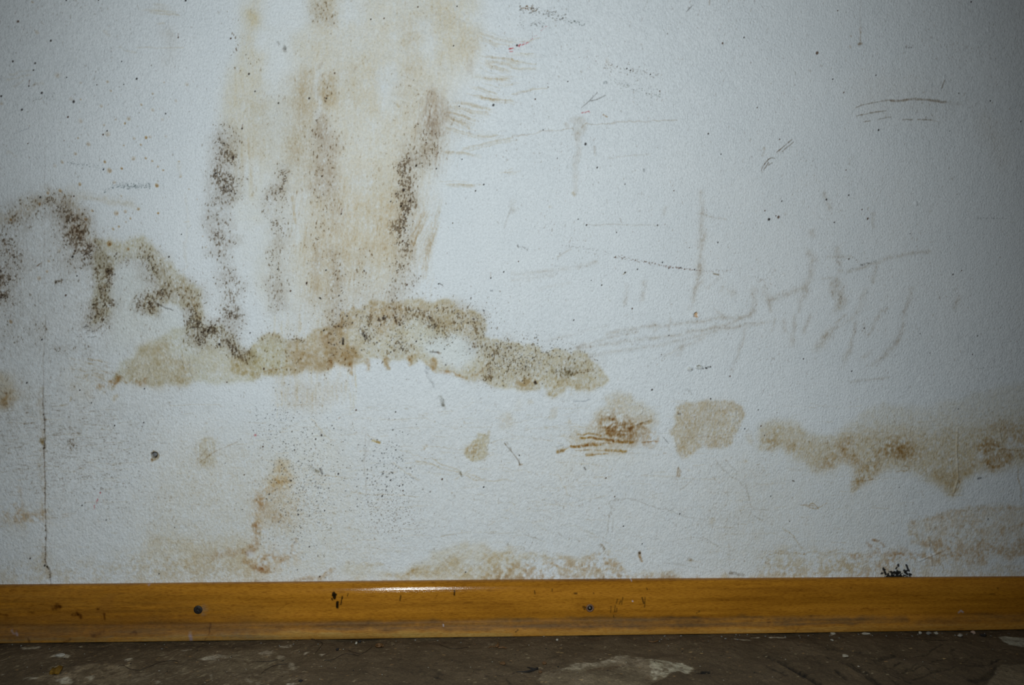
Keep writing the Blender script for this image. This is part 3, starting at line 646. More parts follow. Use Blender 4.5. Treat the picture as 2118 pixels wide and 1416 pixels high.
WC.lighten(12, [(500, 200), (900, 90), (1600, -60), (2200, -300), (2200, 60), (1500, 220), (1000, 230), (560, 330)], .42, 22, 8)
FB(12, [(-20, 370), (60, 370), (70, 440), (20, 465), (-20, 455)], (.73, .58, .38), .65, 5, 4, 'm')
FB(12, [(120, 400), (180, 400), (200, 470), (170, 500), (130, 470)], (.74, .60, .38), .55, 5, 4, 'g')
FB(12, [(540, 370), (620, 360), (580, 470), (500, 540), (440, 585), (340, 590), (420, 530), (490, 480)], (.72, .56, .37), .50, 7, 5, 'm')
FB(12, [(500, 520), (620, 500), (700, 540), (600, 580), (520, 560)], (.72, .54, .32), .55, 6, 5, 'g')
FB(12, [(830, 400), (930, 360), (1060, 400), (1140, 470), (1100, 530), (960, 530), (860, 500), (760, 540), (690, 560), (780, 480)], (.66, .51, .31), .60, 8, 6, 'm')
FB(12, [(860, 420), (1000, 400), (1040, 480), (940, 530), (860, 480)], (.66, .51, .31), .45, 8, 6, 'm')
FB(12, [(640, 560), (800, 540), (790, 620), (720, 700), (600, 770), (590, 720), (650, 640)], (.72, .56, .34), .60, 6, 5, 'm')
FB(12, [(1160, 630), (1300, 640), (1390, 600), (1480, 520), (1560, 560), (1400, 650), (1380, 740), (1340, 790), (1260, 750)], (.76, .62, .38), .50, 6, 5, 'b')
FB(12, [(1500, 390), (1600, 380), (1700, 440), (1740, 540), (1720, 600), (1560, 590), (1540, 500), (1480, 450)], (.66, .49, .29), .72, 7, 6, 'm')
FB(12, [(1560, 420), (1700, 430), (1700, 500), (1580, 500)], (.62, .46, .26), .5, 6, 5, 'm')
FB(12, [(1560, 290), (1869, 270), (2100, 250), (2100, 340), (1800, 350), (1700, 360)], (.72, .56, .37), .50, 8, 6, 'm')
FB(12, [(1700, 350), (2100, 330), (2100, 500), (1860, 520), (1760, 500)], (.72, .56, .37), .35, 8, 6, 'm')
for x, y, r in [(1770, 390, 22), (1840, 360, 18), (1750, 440, 18), (1800, 420, 20), (1760, 500, 14), (1850, 440, 18), (1690, 380, 10), (1545, 500, 22)]:
    WC.lighten(12, [(x - r, y), (x, y - r * 1.3), (x + r, y), (x, y + r * 1.3)], .7, 2.5, 4)
for q in [[(1810, 440), (1840, 520)], [(1740, 480), (1770, 510)], [(1610, 360), (1660, 430)], [(530, 470), (560, 400)], [(1820, 580), (1850, 820)], [(1700, 460), (1869, 470)], [(1380, 660), (1390, 700), (1350, 770), (1335, 792)],
          [(600, 690), (680, 690), (780, 680)], [(330, 870), (250, 868)], [(250, 868), (330, 890), (360, 885), (330, 850), (310, 855), (300, 880)], [(360, 880), (420, 850)], [(930, 620), (1000, 620), (1020, 590), (980, 580)]]:
    S(12, q, 2, (.6, .42, .2), .6, 1.7, 2)
# lower right mottled rust
lr = [(1040, 1010), (1065, 960), (1250, 930), (1380, 900), (1500, 900), (1600, 850), (1750, 880), (1869, 890), (2200, 870), (2200, 1240), (1700, 1250), (1600, 1290), (1400, 1300), (1250, 1290), (1180, 1200), (1060, 1140), (1045, 1080)]
FB(12, lr, (.88, .78, .60), .34, 4, 5, 't')
FB(12, lr, (.76, .58, .38), .26, 4, 6, 'r', rim=.5, rimw=7)
FB(12, [(1060, 1100), (1160, 1080), (1210, 1140), (1330, 1130), (1400, 1100), (1440, 1160), (1500, 1120), (1700, 1110), (2200, 1120), (2200, 1230), (1600, 1250), (1300, 1280), (1180, 1230)], (.76, .58, .38), .46, 6, 7, 'm')
S(12, [(1030, 1010), (1050, 1060), (1070, 1110)], 9, OCH, .75, 5, 4, 'm')
for q in [[(1070, 965), (1150, 945), (1250, 935), (1330, 915), (1400, 910), (1440, 930), (1490, 900), (1600, 860), (1680, 900), (1780, 900)], [(1370, 1030), (1390, 1100), (1330, 1130)], [(1700, 1030), (1780, 1030), (1869, 1010)],
          [(1160, 1080), (1230, 1140)], [(1700, 1120), (1680, 1050)], [(1500, 1090), (1560, 1130)], [(1410, 1050), (1560, 1040)]]:
    S(12, q, 7, (.73, .57, .37), .50, 5, 6, 'm')
FB(12, [(560, 1390), (600, 1350), (850, 1290), (950, 1180), (1060, 1200), (1180, 1230), (1200, 1290), (1050, 1290), (900, 1330), (700, 1380)], (.75, .56, .37), .55, 6, 6, 'r')
FB(12, [(300, 1300), (720, 1230), (960, 1180), (1200, 1220), (1300, 1290), (1869, 1300), (1869, 1440), (-100, 1440), (-100, 1360)], (.84, .72, .54), .48, 10, 8, 'r')
FB(12, [(-100, 1200), (300, 1210), (700, 1230), (600, 1370), (-100, 1420)], (.88, .78, .62), .55, 10, 8, 'r')
S(12, [(720, 1230), (860, 1225), (1000, 1240)], 8, (.7, .46, .24), .5, 5, 5, 'm'); S(12, [(610, 1240), (640, 1245)], 8, (.68, .44, .22), .7, 4, 4, 'm')
S(12, [(720, 1140), (745, 1165)], 6, (.6, .38, .2), .8, 4, 3, 'm'); S(12, [(780, 1110), (815, 1115)], 7, (.55, .36, .2), .8, 4, 3, 'm'); S(12, [(830, 1140), (840, 1165)], 4, (.6, .38, .2), .7, 3, 2)
S(12, [(800, 1190), (790, 1180)], 3, RUS, .6, 3, 2); S(12, [(1218, 1030), (1222, 1042)], 4, BRN, .8, 2, 1)
for q in [[(0, 1200), (100, 1205), (250, 1215), (400, 1210), (560, 1190)], [(460, 1150), (560, 1140)], [(100, 1030), (240, 1170)], [(0, 1220), (700, 1220)]]:
    S(12, q, 2.2, TAN, .7, 1.8, 2)
S(12, [(1530, 667), (1550, 664)], 4, (.06, .05, .05), .95, 1.5, .5); S(12, [(175, 686), (188, 690)], 2, DRK, .8, 1.2, .5)
r2 = np.random.default_rng(77)
for k in range(70):
    x, y = r2.normal(950, 62), 1392 - abs(r2.normal(0, 22))
    if x > 1060 or x < 815: continue
    WC.cover(WC.line(12, [(x, y), (x + r2.uniform(-14, 14), y - r2.uniform(-9, 9))], r2.uniform(1.5, 4), 1.2, 1), (.012, .012, .012), .97)
for x, y in [(850, 1355), (838, 1330), (1012, 1322), (998, 1350), (925, 1352), (970, 1375), (940, 1362), (880, 1372), (955, 1388), (905, 1350), (945, 1350)]:
    WC.cover(WC.line(12, [(x - 5, y - 7), (x + 6, y + 6)], 4.2, 1.3, 2), (.010, .010, .010), .98)

# --- smudges and scratches on the clean upper right
F(8, [(500, 630), (520, 640), (540, 720), (570, 780), (540, 830), (450, 870), (490, 790), (480, 700)], (.76, .70, .62), .75, 5, 4, 'g')
F(8, [(710, 680), (735, 690), (700, 790), (640, 880), (620, 860), (670, 780)], (.76, .70, .62), .72, 5, 4, 'g')
F(8, [(440, 1000), (470, 1010), (400, 1110), (320, 1160), (330, 1090)], (.78, .71, .62), .72, 5, 4, 'g')
F(8, [(580, 1150), (610, 1160), (560, 1250), (520, 1290), (540, 1210)], (.78, .72, .64), .65, 4, 4, 'g')
F(8, [(160, 1010), (185, 1040), (175, 1130), (158, 1150), (155, 1080)], (.74, .67, .58), .7, 4, 3, 'g')
for q, w in [([(640, 870), (590, 930), (480, 990), (400, 1050)], 4), ([(640, 940), (610, 1060), (590, 1170)], 4), ([(830, 860), (790, 930), (720, 1030)], 4), ([(1040, 690), (1020, 800), (970, 980), (950, 1080), (860, 1170), (760, 1250)], 5),
             ([(940, 1080), (870, 1170)], 8), ([(790, 530), (760, 640)], 4), ([(460, 640), (470, 740)], 5), ([(500, 630), (510, 680)], 6), ([(550, 700), (520, 780)], 6), ([(300, 890), (250, 1010)], 4), ([(230, 780), (220, 860)], 4),
             ([(290, 430), (330, 480), (290, 650), (240, 790)], 7), ([(0, 780), (120, 740), (270, 680)], 7), ([(0, 780), (15, 860)], 4), ([(110, 930), (115, 1000)], 4), ([(190, 900), (180, 1000)], 4), ([(40, 930), (20, 1010)], 3),
             ([(580, 570), (720, 530), (880, 470), (1020, 440), (1160, 425)], 4), ([(400, 620), (460, 610)], 3), ([(560, 890), (480, 960)], 3), ([(320, 280), (330, 300)], 6), ([(765, 140), (760, 180), (770, 250)], 4), ([(700, 960), (690, 1010)], 3),
             ([(880, 1340), (600, 1380)], 3), ([(740, 1150), (700, 1190)], 4), ([(850, 870), (870, 840)], 3), ([(400, 0), (420, 60), (450, 100)], 5), ([(1380, 760), (1370, 830)], 6), ([(500, 400), (520, 560)], 6), ([(600, 460), (440, 470)], 3)]:
    S(8, q, w * 1.7, (.79, .74, .68), .44, w * 1.5, 1.5, 't'); S(8, q, w * .9, (.76, .70, .63), .42, w * .8, 2, 'm')
for q, w, a in [([(690, 1030), (820, 1000), (960, 970), (1200, 960), (1400, 930), (1560, 905), (1720, 890), (1770, 850)], 4, .7), ([(480, 1130), (700, 1060), (920, 1010)], 3.5, .6), ([(480, 1140), (720, 1100), (1000, 1060), (1200, 1040), (1380, 1000), (1540, 970), (1680, 900)], 4, .7),
                ([(560, 1190), (800, 1150), (1060, 1110), (1300, 1060), (1480, 1010), (1720, 950), (1876, 940)], 4, .5), ([(1160, 920), (1150, 1000)], 3, .5), ([(1030, 960), (1040, 990)], 6, .6), ([(1240, 1110), (1215, 1185)], 5, .6),
                ([(1100, 1190), (1250, 1120), (1400, 1060)], 4, .45), ([(1380, 0), (1385, 300), (1375, 500), (1380, 580), (1330, 720), (1310, 840)], 6, .55), ([(1380, 500), (1375, 590)], 9, .6), ([(1400, 300), (1380, 400)], 8, .45),
                ([(1400, 640), (1330, 700)], 4, .5), ([(1520, 620), (1430, 690)], 3, .5), ([(1700, 960), (1690, 1070), (1650, 1180), (1610, 1290)], 4, .5), ([(1770, 700), (1770, 830), (1730, 880)], 8, .5), ([(1840, 700), (1876, 780)], 9, .45),
                ([(1530, 700), (1610, 730)], 9, .45), ([(970, 640), (960, 720), (950, 775)], 5, .65), ([(840, 680), (835, 760), (820, 800)], 4, .6), ([(1120, 100), (1112, 150)], 4, .6), ([(0, 590), (280, 570), (470, 540), (620, 500)], 4, .5),
                ([(0, 640), (300, 600)], 4, .35), ([(330, 465), (380, 430), (430, 405)], 2, .6), ([(1500, 870), (1560, 900)], 5, .4), ([(200, 700), (420, 650)], 3, .3), ([(540, 230), (800, 225), (1060, 232)], 1.8, .5),
                ([(1350, 150), (1560, 180)], 2, .5), ([(1250, 1010), (1800, 960)], 3, .35), ([(250, 1080), (700, 970)], 3, .3), ([(0, 60), (10, 130)], 6, .6)]:
    S(7, q, w * 1.7, (.81, .76, .70), a * .66, w * 1.5, 1.5, 't'); S(7, q, w * .9, (.78, .72, .65), a * .7, w * .8, 1.2, 'm')
for q, w, a in [([(440, 880), (510, 880), (520, 960), (470, 990)], 10, .35), ([(480, 980), (480, 1100), (460, 1200), (460, 1416)], 9, .38), ([(0, 1000), (230, 960), (440, 940)], 2.2, .6), ([(530, 912), (700, 905), (850, 888), (1200, 886)], 2.2, .6),
                ([(500, 940), (545, 900)], 2.5, .7), ([(605, 1080), (600, 1135)], 4, .5), ([(390, 900), (400, 930)], 5, .4), ([(690, 430), (700, 480)], 6, .35), ([(0, 700), (150, 655)], 2, .6), ([(1840, 1080), (1835, 1140)], 4, .5), ([(1000, 1120), (700, 1150)], 3, .3)]:
    S(3, q, w * 1.1, (.78, .71, .63), a * 1.1, w * .6, 2, 'g')
F(3, [(445, 870), (505, 870), (525, 930), (500, 980), (470, 985), (440, 950)], (.78, .72, .64), .5, 4, 3, 't')
S(7, [(455, 10), (440, 0)], 6, TAN, .7, 3, 2); S(7, [(265, 95)], 5, TAN, .5, 3, 2)
for q in [[(640, 782), (700, 765), (800, 748), (900, 738)], [(650, 845), (780, 822), (860, 812)], [(800, 880), (900, 855)], [(700, 892), (740, 885)], [(985, 877), (1050, 873)], [(1090, 873), (1190, 882)]]:
    S(4, q, 2, (.45, .38, .30), .75, 1.5, 1)
S(4, [(900, 738), (1000, 735), (1080, 730), (1170, 735), (1300, 748)], 4, (.5, .42, .34), .85, 2, 1); S(4, [(1300, 748), (1420, 765)], 5, GRY, .5, 4, 3); S(4, [(1180, 880), (1240, 890)], 2, BRN, .4, 1.5, 1)
for q in [[(60, 1115), (120, 1065), (170, 1020)], [(100, 1110), (180, 1040)], [(0, 1165), (20, 1155), (45, 1158)], [(0, 1208), (25, 1190)], [(1270, 645), (1285, 590)]]:
    S(4, q, 1.8, (.35, .28, .22), .85, 1.2, .5)
for q in [[(1820, 1250), (1830, 1220), (1876, 1165)], [(1840, 1240), (1876, 1190)]]:
    S(3, q, 1.9, (.35, .28, .22), .85, 1.2, .5)
F(4, [(620, 560), (1280, 560), (1400, 800), (1300, 860), (640, 860)], (.90, .84, .78), .35, 24, 10, 't')
F(4, [(1500, 800), (1700, 900), (1760, 1100), (1700, 1300), (1650, 1100), (1560, 950)], (.85, .78, .70), .35, 14, 8, 't')
S(4, [(672, 205), (672, 230)], 4, BRN, .7, 2.5, 1); S(4, [(672, 230), (670, 310)], 2, BRN, .6, 1.5, .5); S(4, [(660, 320), (680, 316)], 4.5, (.4, .28, .16), .85, 2, 1); S(4, [(595, 340), (600, 350)], 3, BRN, .6, 2, 1); S(4, [(600, 262), (602, 270)], 3, BRN, .5, 2, 1)
S(4, [(672, -60), (672, 190)], 2, GRY, .5, 2, 1)
# scribbled dotted marks
def dline(zi, p0, p1, n, spread, r0, r1, col, a, seed):
    r = np.random.default_rng(seed)
    for k in range(n):
        t = r.random(); x = p0[0] + (p1[0] - p0[0]) * t; y = p0[1] + (p1[1] - p0[1]) * t + r.normal() * spread
        w = r0 + (r1 - r0) * r.random() ** 2
        S(zi, [(x, y)], w, col, a * r.uniform(.5, 1), w * .4, 0, '')
dline(3, (50, 55), (390, 140), 90, 20, 1.6, 3.4, (.25, .22, .18), .75, 21)
dline(3, (50, 50), (180, 75), 30, 8, 2, 3.2, (.45, .3, .18), .8, 22)
dline(3, (50, 165), (230, 190), 26, 12, 1.6, 3, (.3, .28, .25), .7, 23)
dline(3, (380, 160), (530, 180), 22, 10, 1.6, 3.2, (.25, .27, .25), .75, 24)
dline(3, (670, 480), (1070, 550), 70, 20, 1.5, 2.8, (.4, .33, .27), .7, 25)
dline(3, (730, 600), (1080, 700), 70, 18, 1.5, 2.6, (.4, .4, .36), .65, 26)
dline(1, (820, 1360), (1100, 1360), 110, 10, 1.6, 2.8, (.38, .42, .42), .75, 27)
dline(1, (760, 1405), (830, 1370), 14, 5, 1.5, 2.5, (.38, .42, .42), .6, 28)
dline(1, (490, 1190), (660, 1212), 30, 7, 1.4, 2.4, (.3, .33, .33), .75, 29)
dline(1, (680, 1215), (760, 1225), 8, 5, 1.4, 2.4, (.3, .33, .33), .6, 30)
dline(1, (200, 730), (400, 700), 40, 18, 1.5, 3, (.5, .5, .48), .5, 31)
dline(1, (100, 980), (210, 940), 16, 5, 1.4, 2.2, (.4, .42, .45), .6, 32)
dline(7, (740, 460), (1060, 520), 60, 7, 1.6, 2.6, (.4, .3, .24), .8, 33)
dline(7, (1040, 520), (1380, 568), 50, 4, 1.6, 3, (.35, .2, .14), .8, 34)
dline(7, (1400, 570), (1600, 565), 24, 5, 1.5, 2.4, (.5, .4, .34), .7, 35)
dline(7, (20, 380), (120, 410), 26, 7, 1.6, 2.6, (.4, .38, .36), .7, 36)
dline(7, (350, 370), (740, 440), 50, 10, 1.5, 2.4, (.5, .47, .44), .6, 37)
dline(8, (670, 525), (800, 490), 26, 4, 1.6, 2.8, (.25, .23, .2), .75, 38)
dline(8, (500, 465), (650, 480), 20, 14, 1.5, 2.4, (.4, .34, .28), .7, 39)
dline(8, (1500, 178), (1740, 185), 22, 2, 1.5, 2.2, (.3, .28, .27), .7, 40)
dline(8, (1500, 1280), (1700, 1265), 20, 3, 1.5, 2.2, (.3, .28, .27), .5, 41)
dline(4, (1000, 345), (1060, 350), 12, 4, 1.5, 2.4, (.3, .28, .27), .7, 42)
dline(3, (0, 350), (120, 310), 30, 4, 1.6, 2.6, RED, .7, 43); dline(3, (120, 305), (250, 190), 18, 3, 1.4, 2.0, RED, .45, 44)
dline(3, (500, 825), (580, 815), 14, 4, 1.6, 2.6, RED, .7, 45)
dline(9, (740, 775), (690, 880), 20, 6, 1.6, 2.6, RED, .8, 46); S(9, [(1868, 352)], 4, RED, .9, 2, 0)
S(2, [(1850, 362), (1876, 355)], 2.2, RED, .8, 1.5, .5); S(2, [(1855, 380), (1876, 378)], 2, RED, .6, 1.5, .5)
for q in [[(1272, 90), (1318, 40)], [(505, 790), (560, 745)], [(560, 745), (620, 680)], [(575, 740), (620, 728)], [(620, 728), (680, 700)]]:
    S(3, q, 1.8, (.4, .38, .36), .8, 1.2, .5)
S(3, [(1440, 0), (1441, 38)], 2, BRN, .9, 1.3, .3); S(3, [(663, 840), (690, 855)], 2.6, (.5, .3, .12), .8, 1.6, .3)
S(3, [(668, 612), (672, 603), (684, 600), (690, 608)], 3.5, (.4, .42, .42), .8, 1.6, .3); S(3, [(940, 328)], 4, GRY, .9, 2, .3); S(3, [(960, 1240), (964, 1254)], 3.4, (.5, .5, .5), .8, 1.6, .3)
# single dark fly specks
for zi, L in {1: [(366, 297, 4), (127, 158, 4.5), (302, 681, 4.5), (240, 511, 3), (252, 462, 3.5), (90, 448, 3.5), (536, 743, 5), (158, 803, 4), (493, 856, 3.5), (485, 565, 2.5), (705, 620, 2.5), (902, 615, 2.5), (998, 577, 4), (887, 450, 2.5), (1358, 3, 4),
                  (482, 2, 3), (1208, 832, 3), (1303, 273, 3), (1687, 282, 3.5), (1818, 543, 4), (1770, 943, 3.5), (754, 987, 3.5), (782, 960, 3), (755, 1240, 3.5), (1108, 480, 2), (1708, 1158, 4.5), (1577, 1268, 3.5), (1640, 1050, 3), (720, 2, 3), (1865, 668, 3), (202, 1050, 2.5), (5, 705, 4), (207, 632, 3)],
              2: [(159, 755, 3.5), (387, 722, 4), (512, 722, 3.5), (574, 538, 3.2), (837, 146, 3), (934, 137, 3), (1180, 54, 3.2), (1469, 49, 3), (1443, 338, 3), (1733, 773, 5), (1485, 780, 2.6), (1316, 1234, 3.2), (1664, 1351, 3.4), (1602, 1398, 3), (1505, 1168, 2.4), (1120, 1160, 3.4), (1170, 1215, 4), (1240, 1045, 3), (1077, 1390, 5), (480, 1290, 3)],
              3: [(32, 336, 4), (402, 600, 2.6), (533, 1058, 5), (618, 1227, 3.4), (1431, 978, 3.4), (1789, 790, 2.6), (1005, 548, 3), (861, 518, 3), (834, 506, 3), (1075, 670, 2.8), (225, 953, 2.4), (1526, 1131, 2.6), (1692, 277, 3), (1534, 318, 4), (1132, 250, 2.2), (330, 1158, 2.2), (1180, 1395, 2.6), (825, 1350, 2.4), (166, 728, 3)],
              4: [(352, 389, 6), (505, 78, 2.6), (785, 553, 2.8), (803, 953, 4), (79, 1021, 3), (565, 1247, 2.4), (1395, 683, 2.6), (1625, 738, 3), (1484, 13, 3.4), (550, 678, 3), (1848, 888, 3), (468, 580, 3), (1328, 957, 2)],
              5: [(293, 29, 4), (538, 21, 3), (1236, 466, 3.5), (566, 603, 3), (481, 747, 4), (308, 1070, 3.4), (530, 465, 4.5), (1830, 1021, 3), (1605, 1105, 4), (1660, 1381, 3), (200, 1387, 3.4), (1325, 302, 2.4)],
              6: [(620, 151, 3), (250, 716, 4), (509, 563, 3.4), (368, 658, 3.4), (983, 60, 3), (1438, 221, 2.4), (605, 748, 3), (468, 769, 3), (1811, 576, 3), (1331, 662, 2.6), (1170, 1083, 3.6), (983, 1160, 3), (55, 1285, 4), (494, 1004, 3.4), (1120, 52, 3.4), (1058, 96, 4), (1069, 350, 4), (155, 555, 3), (1102, 670, 3.6), (663, 897, 3.4), (1715, 618, 3)],
              7: [(540, 232, 3.4), (1059, 232, 3), (480, 188, 2.4), (759, 286, 2.4), (912, 553, 3), (1097, 506, 3.2), (1502, 360, 3), (447, 928, 3), (575, 635, 2.2), (1145, 1040, 2.6), (1144, 548, 3), (1332, 559, 3), (1229, 544, 3), (1594, 1336, 3.4), (1294, 398, 2.2), (1846, 127, 3), (654, 670, 3), (877, 843, 3.2), (43, 498, 2.4), (825, 578, 3.4), (1090, 1180, 2), (1875, 192, 5)],
              8: [(70, 176, 5.5), (95, 58, 3), (420, 45, 4), (682, 119, 3), (724, 186, 4.4), (480, 213, 3), (1347, 594, 3.2), (586, 480, 3), (255, 1212, 3), (608, 1302, 3), (1411, 565, 2.4), (1034, 295, 2.2), (1527, 1042, 2.6), (696, 986, 3), (585, 14, 3.4), (1488, 1178, 2.6), (1106, 1026, 2.2), (1176, 1168, 2.2), (5, 192, 3.5), (52, 165, 2.6)],
              9: [(840, 282, 3.2), (668, 117, 2.6), (1058, 12, 3), (1783, 644, 3), (222, 1255, 3.4), (602, 868, 3), (1053, 262, 3), (779, 975, 2.4), (1280, 1028, 2.4), (332, 1308, 4), (1163, 1368, 3), (584, 22, 3)],
              10: [(730, 171, 3.6), (476, 356, 4), (432, 384, 3.2), (602, 638, 3.6), (1360, 678, 4), (1664, 735, 3.4), (983, 684, 3.4), (1047, 727, 3), (1070, 718, 3), (46, 437, 3.4), (95, 785, 3.4), (252, 689, 3.4), (500, 908, 3), (305, 936, 3.4), (463, 1388, 3.6), (1072, 762, 3), (920, 803, 3.6), (1535, 1357, 3), (1020, 183, 3), (279, 464, 3)],
              11: [(1452, 88, 3.2), (1226, 931, 3), (812, 1021, 3), (1819, 286, 3.2), (1800, 170, 2.6), (1845, 353, 2.6), (950, 1149, 2.6), (748, 806, 3), (685, 668, 3), (1700, 308, 3), (50, 505, 3), (1020, 22, 4)],
              12: [(1602, 967, 3), (951, 738, 2.2), (1385, 160, 2.4), (152, 985, 2.4), (14, 800, 2.4)]}.items():
    for x, y, w in L:
        warm = (x * 7 + y * 3) % 3
        WC.apply(WC.line(zi, [(x, y), (x + w * .5, y - w)], w * .8, w * .3, .4), [(.06, .04, .03), (.16, .08, .04), (.05, .04, .04)][warm], .95)
for q in [[(1303, 245), (1303, 262)], [(213, 585), (207, 630)], [(1775, 910), (1770, 940)], [(1735, 370), (1728, 360)]]:
    S(1, q, 1.5, (.3, .15, .1), .7, 1, .2)
S(6, [(370, 650), (366, 668)], 2.5, (.3, .12, .05), .9, 1.2, .2); S(6, [(626, 115), (622, 150)], 1.8, (.3, .12, .05), .8, 1.2, .2); S(6, [(1340, 658), (1364, 670)], 2, DRK, .8, 1.2, .2); S(6, [(462, 764), (472, 772)], 2.5, DRK, .9, 1.2, .2)
S(7, [(1472, 588), (1508, 596)], 3, (.45, .36, .24), .9, 1.5, .6); S(7, [(815, 590), (832, 573)], 2.5, (.4, .32, .2), .8, 1.4, .4); S(5, [(272, 530), (296, 512)], 2, (.4, .28, .18), .8, 1.3, .3)
S(6, [(1715, 580), (1715, 615)], 1.8, BRN, .7, 1.3, .2); S(6, [(1870, 110), (1840, 180), (1820, 250)], 3, GRY, .7, 2, 1); S(2, [(205, 345), (220, 365)], 7, (.45, .42, .38), .7, 4, 3, 'm'); S(2, [(205, 342), (215, 352)], 4, (.2, .18, .15), .8, 2, 2); S(2, [(150, 305), (162, 318)], 3.5, (.5, .48, .44), .8, 2, 1)
S(2, [(455, 490), (475, 465)], 4, BRN, .7, 3, 2, 'm'); S(2, [(728, 480), (722, 515)], 3, BRN, .7, 3, 2, 'm'); S(2, [(1035, 765), (1045, 775)], 4, OCH, .8, 2, 1)
S(10, [(400, 585), (440, 612), (460, 620)], 5, (.5, .46, .38), .85, 2.5, 2, 'm'); S(10, [(472, 600), (492, 635)], 4, DRK, .9, 1.8, 1); S(10, [(1335, 70), (1345, 95)], 5, (.5, .48, .42), .8, 3, 2, 'm'); S(10, [(1350, 100), (1365, 122)], 6, (.35, .33, .28), .85, 3, 2, 'm'); S(10, [(1370, 130), (1385, 155)], 3, GRY, .8, 2, 2)
for x, y in [(1240, 1310), (1265, 1340), (1280, 1370), (1250, 1280), (1290, 1395)]:
    S(6, [(x, y), (x + 10, y + 8)], 5, (.5, .5, .5), .7, 3, 2, 'm')
S(10, [(850, 390), (905, 405)], 3.5, (.8, .65, .35), .9, 2, 1); S(10, [(885, 400), (905, 407)], 4, OCH, .8, 2, 1); S(10, [(1215, 460), (1245, 425)], 4, TAN, .7, 3, 2, 'm'); S(10, [(1835, 405), (1865, 455)], 4, (.4, .34, .24), .85, 2, 2, 'm')
S(10, [(1500, 620), (1505, 655)], 3, (.4, .36, .28), .85, 1.5, 1); S(10, [(200, 270), (170, 265)], 3, GRY, .8, 2, 1); S(10, [(605, 230), (612, 222)], 2.6, BRN, .9, 1.4, .3)
S(10, [(470, 340), (480, 355)], 4, BRN, .6, 2, 1); S(10, [(400, 240), (440, 290), (560, 400)], 2, TAN, .7, 2, 2)
S(10, [(800, 330), (790, 600), (820, 880)], 2, GRY, .6, 1.6, 1); S(10, [(830, 380), (780, 560)], 2, GRY, .4, 1.6, 1); S(10, [(880, 320), (1100, 300), (1300, 290)], 1.6, GRY, .6, 1.4, 1); S(10, [(700, 770), (860, 790), (1180, 800)], 1.6, TAN, .7, 1.4, 1)
for q in [[(1160, 540), (1400, 600), (1680, 670)], [(1180, 570), (1360, 580)], [(1000, 550), (1180, 690)], [(500, 650), (640, 670)], [(1280, 520), (1500, 610)], [(1500, 640), (1600, 670), (1876, 690)]]:
    S(10, q, 2.2, TAN, .75, 1.8, 2)
# patches bottom centre
F(10, [(1640, 340), (1710, 345), (1700, 430), (1705, 500), (1640, 545), (1570, 530), (1530, 495), (1560, 430), (1600, 380)], (.78, .68, .48), .80, 1.8, 3, 'g', rim=.3)
F(10, [(1550, 440), (1640, 420), (1630, 500), (1540, 500)], (.74, .56, .32), .55, 4, 4, 'm')
F(10, [(1790, 190), (1876, 180), (1900, 280), (1850, 300), (1800, 325), (1790, 280), (1775, 240)], TAN, .42, 4, 4, 'g')
F(11, [(-30, 200), (5, 190), (10, 250), (-20, 270)], TAN, .3, 3, 3, 'g')
F(10, [(1710, 265), (1735, 265), (1730, 280)], TAN, .5, 3, 2, 'g'); S(10, [(1520, 255), (1525, 262)], 3, TAN, .8, 2, 1)

# tan splash drops upper left
for zi, L in {1: [(945, 868, 12, .5), (920, 903, 7, .8), (894, 1229, 9, .95), (800, 1243, 14, .75), (765, 1177, 8, .8), (975, 1162, 12, .55), (1066, 1158, 7, .8), (1113, 1177, 7, .85), (1155, 1217, 7, .6), (1196, 1244, 7, .7), (1148, 1353, 12, .95), (583, 1351, 9, .85), (435, 1390, 10, .9),
                  (457, 1183, 10, .5), (553, 1128, 10, .6), (835, 1328, 10, .45), (812, 661, 7, .5), (1032, 765, 8, .6), (786, 594, 8, .45), (583, 600, 7, .35), (1122, 683, 6, .5), (1200, 602, 6, .55), (1288, 735, 9, .3), (738, 775, 9, .4), (846, 874, 7, .45), (757, 918, 7, .5), (587, 882, 13, .3),
                  (905, 1058, 6, .7), (1028, 1057, 6, .65), (1066, 1007, 9, .85), (1095, 1000, 9, .3), (978, 1013, 8, .4), (645, 1050, 12, .4), (785, 980, 14, .35), (1321, 1292, 8, .4), (586, 725, 5, .6), (1117, 804, 10, .35), (1210, 995, 10, .25), (400, 1210, 11, .3), (570, 1006, 6, .4), (1185, 870, 9, .25), (268, 230, 14, .2),
                  (415, 550, 16, .22), (515, 718, 12, .25), (1365, 615, 12, .2), (230, 12, 8, .35), (1386, 1380, 5, .4), (1159, 1322, 5, .6), (1310, 1180, 5, .5), (347, 1410, 9, .9), (5, 755, 9, .3)],
              5: [(852, 143, 13, .95), (918, 135, 10, .7), (1014, 112, 9, .85), (1158, 145, 7, .8), (958, 182, 7, .6), (923, 206, 7, .5), (872, 239, 7, .65), (831, 258, 8, .65), (677, 125, 8, .55), (630, 192, 8, .6), (585, 117, 6, .6), (803, 365, 14, .9), (939, 404, 9, .95), (891, 19, 7, .65), (288, 77, 8, .85), (201, 118, 5, .9),
                  (433, 418, 9, .4), (357, 493, 8, .4), (343, 571, 8, .6), (284, 621, 12, .4), (82, 934, 11, .5), (82, 190, 7, .9), (1505, 390, 6, .3), (1443, 38, 5, .3), (632, 230, 4, .6), (1480, 312, 6, .3)]}.items():
    for x, y, w, a in L:
        S(zi, [(x, y), (x + w * .15, y + w * .25)], w * .62, (.72, .50, .24), a * .95, w * .12, 1, 'b')
        S(zi, [(x + w * .2, y + w * .35)], w * .34, (.48, .3, .12), a * .75, w * .1, .6)
        WC.hump(zi, [(x, y)], w * .4, .00015, w * .15)
S(9, [(310, 385), (312, 405)], 7, (.50, .36, .14), .9, 3, 2)
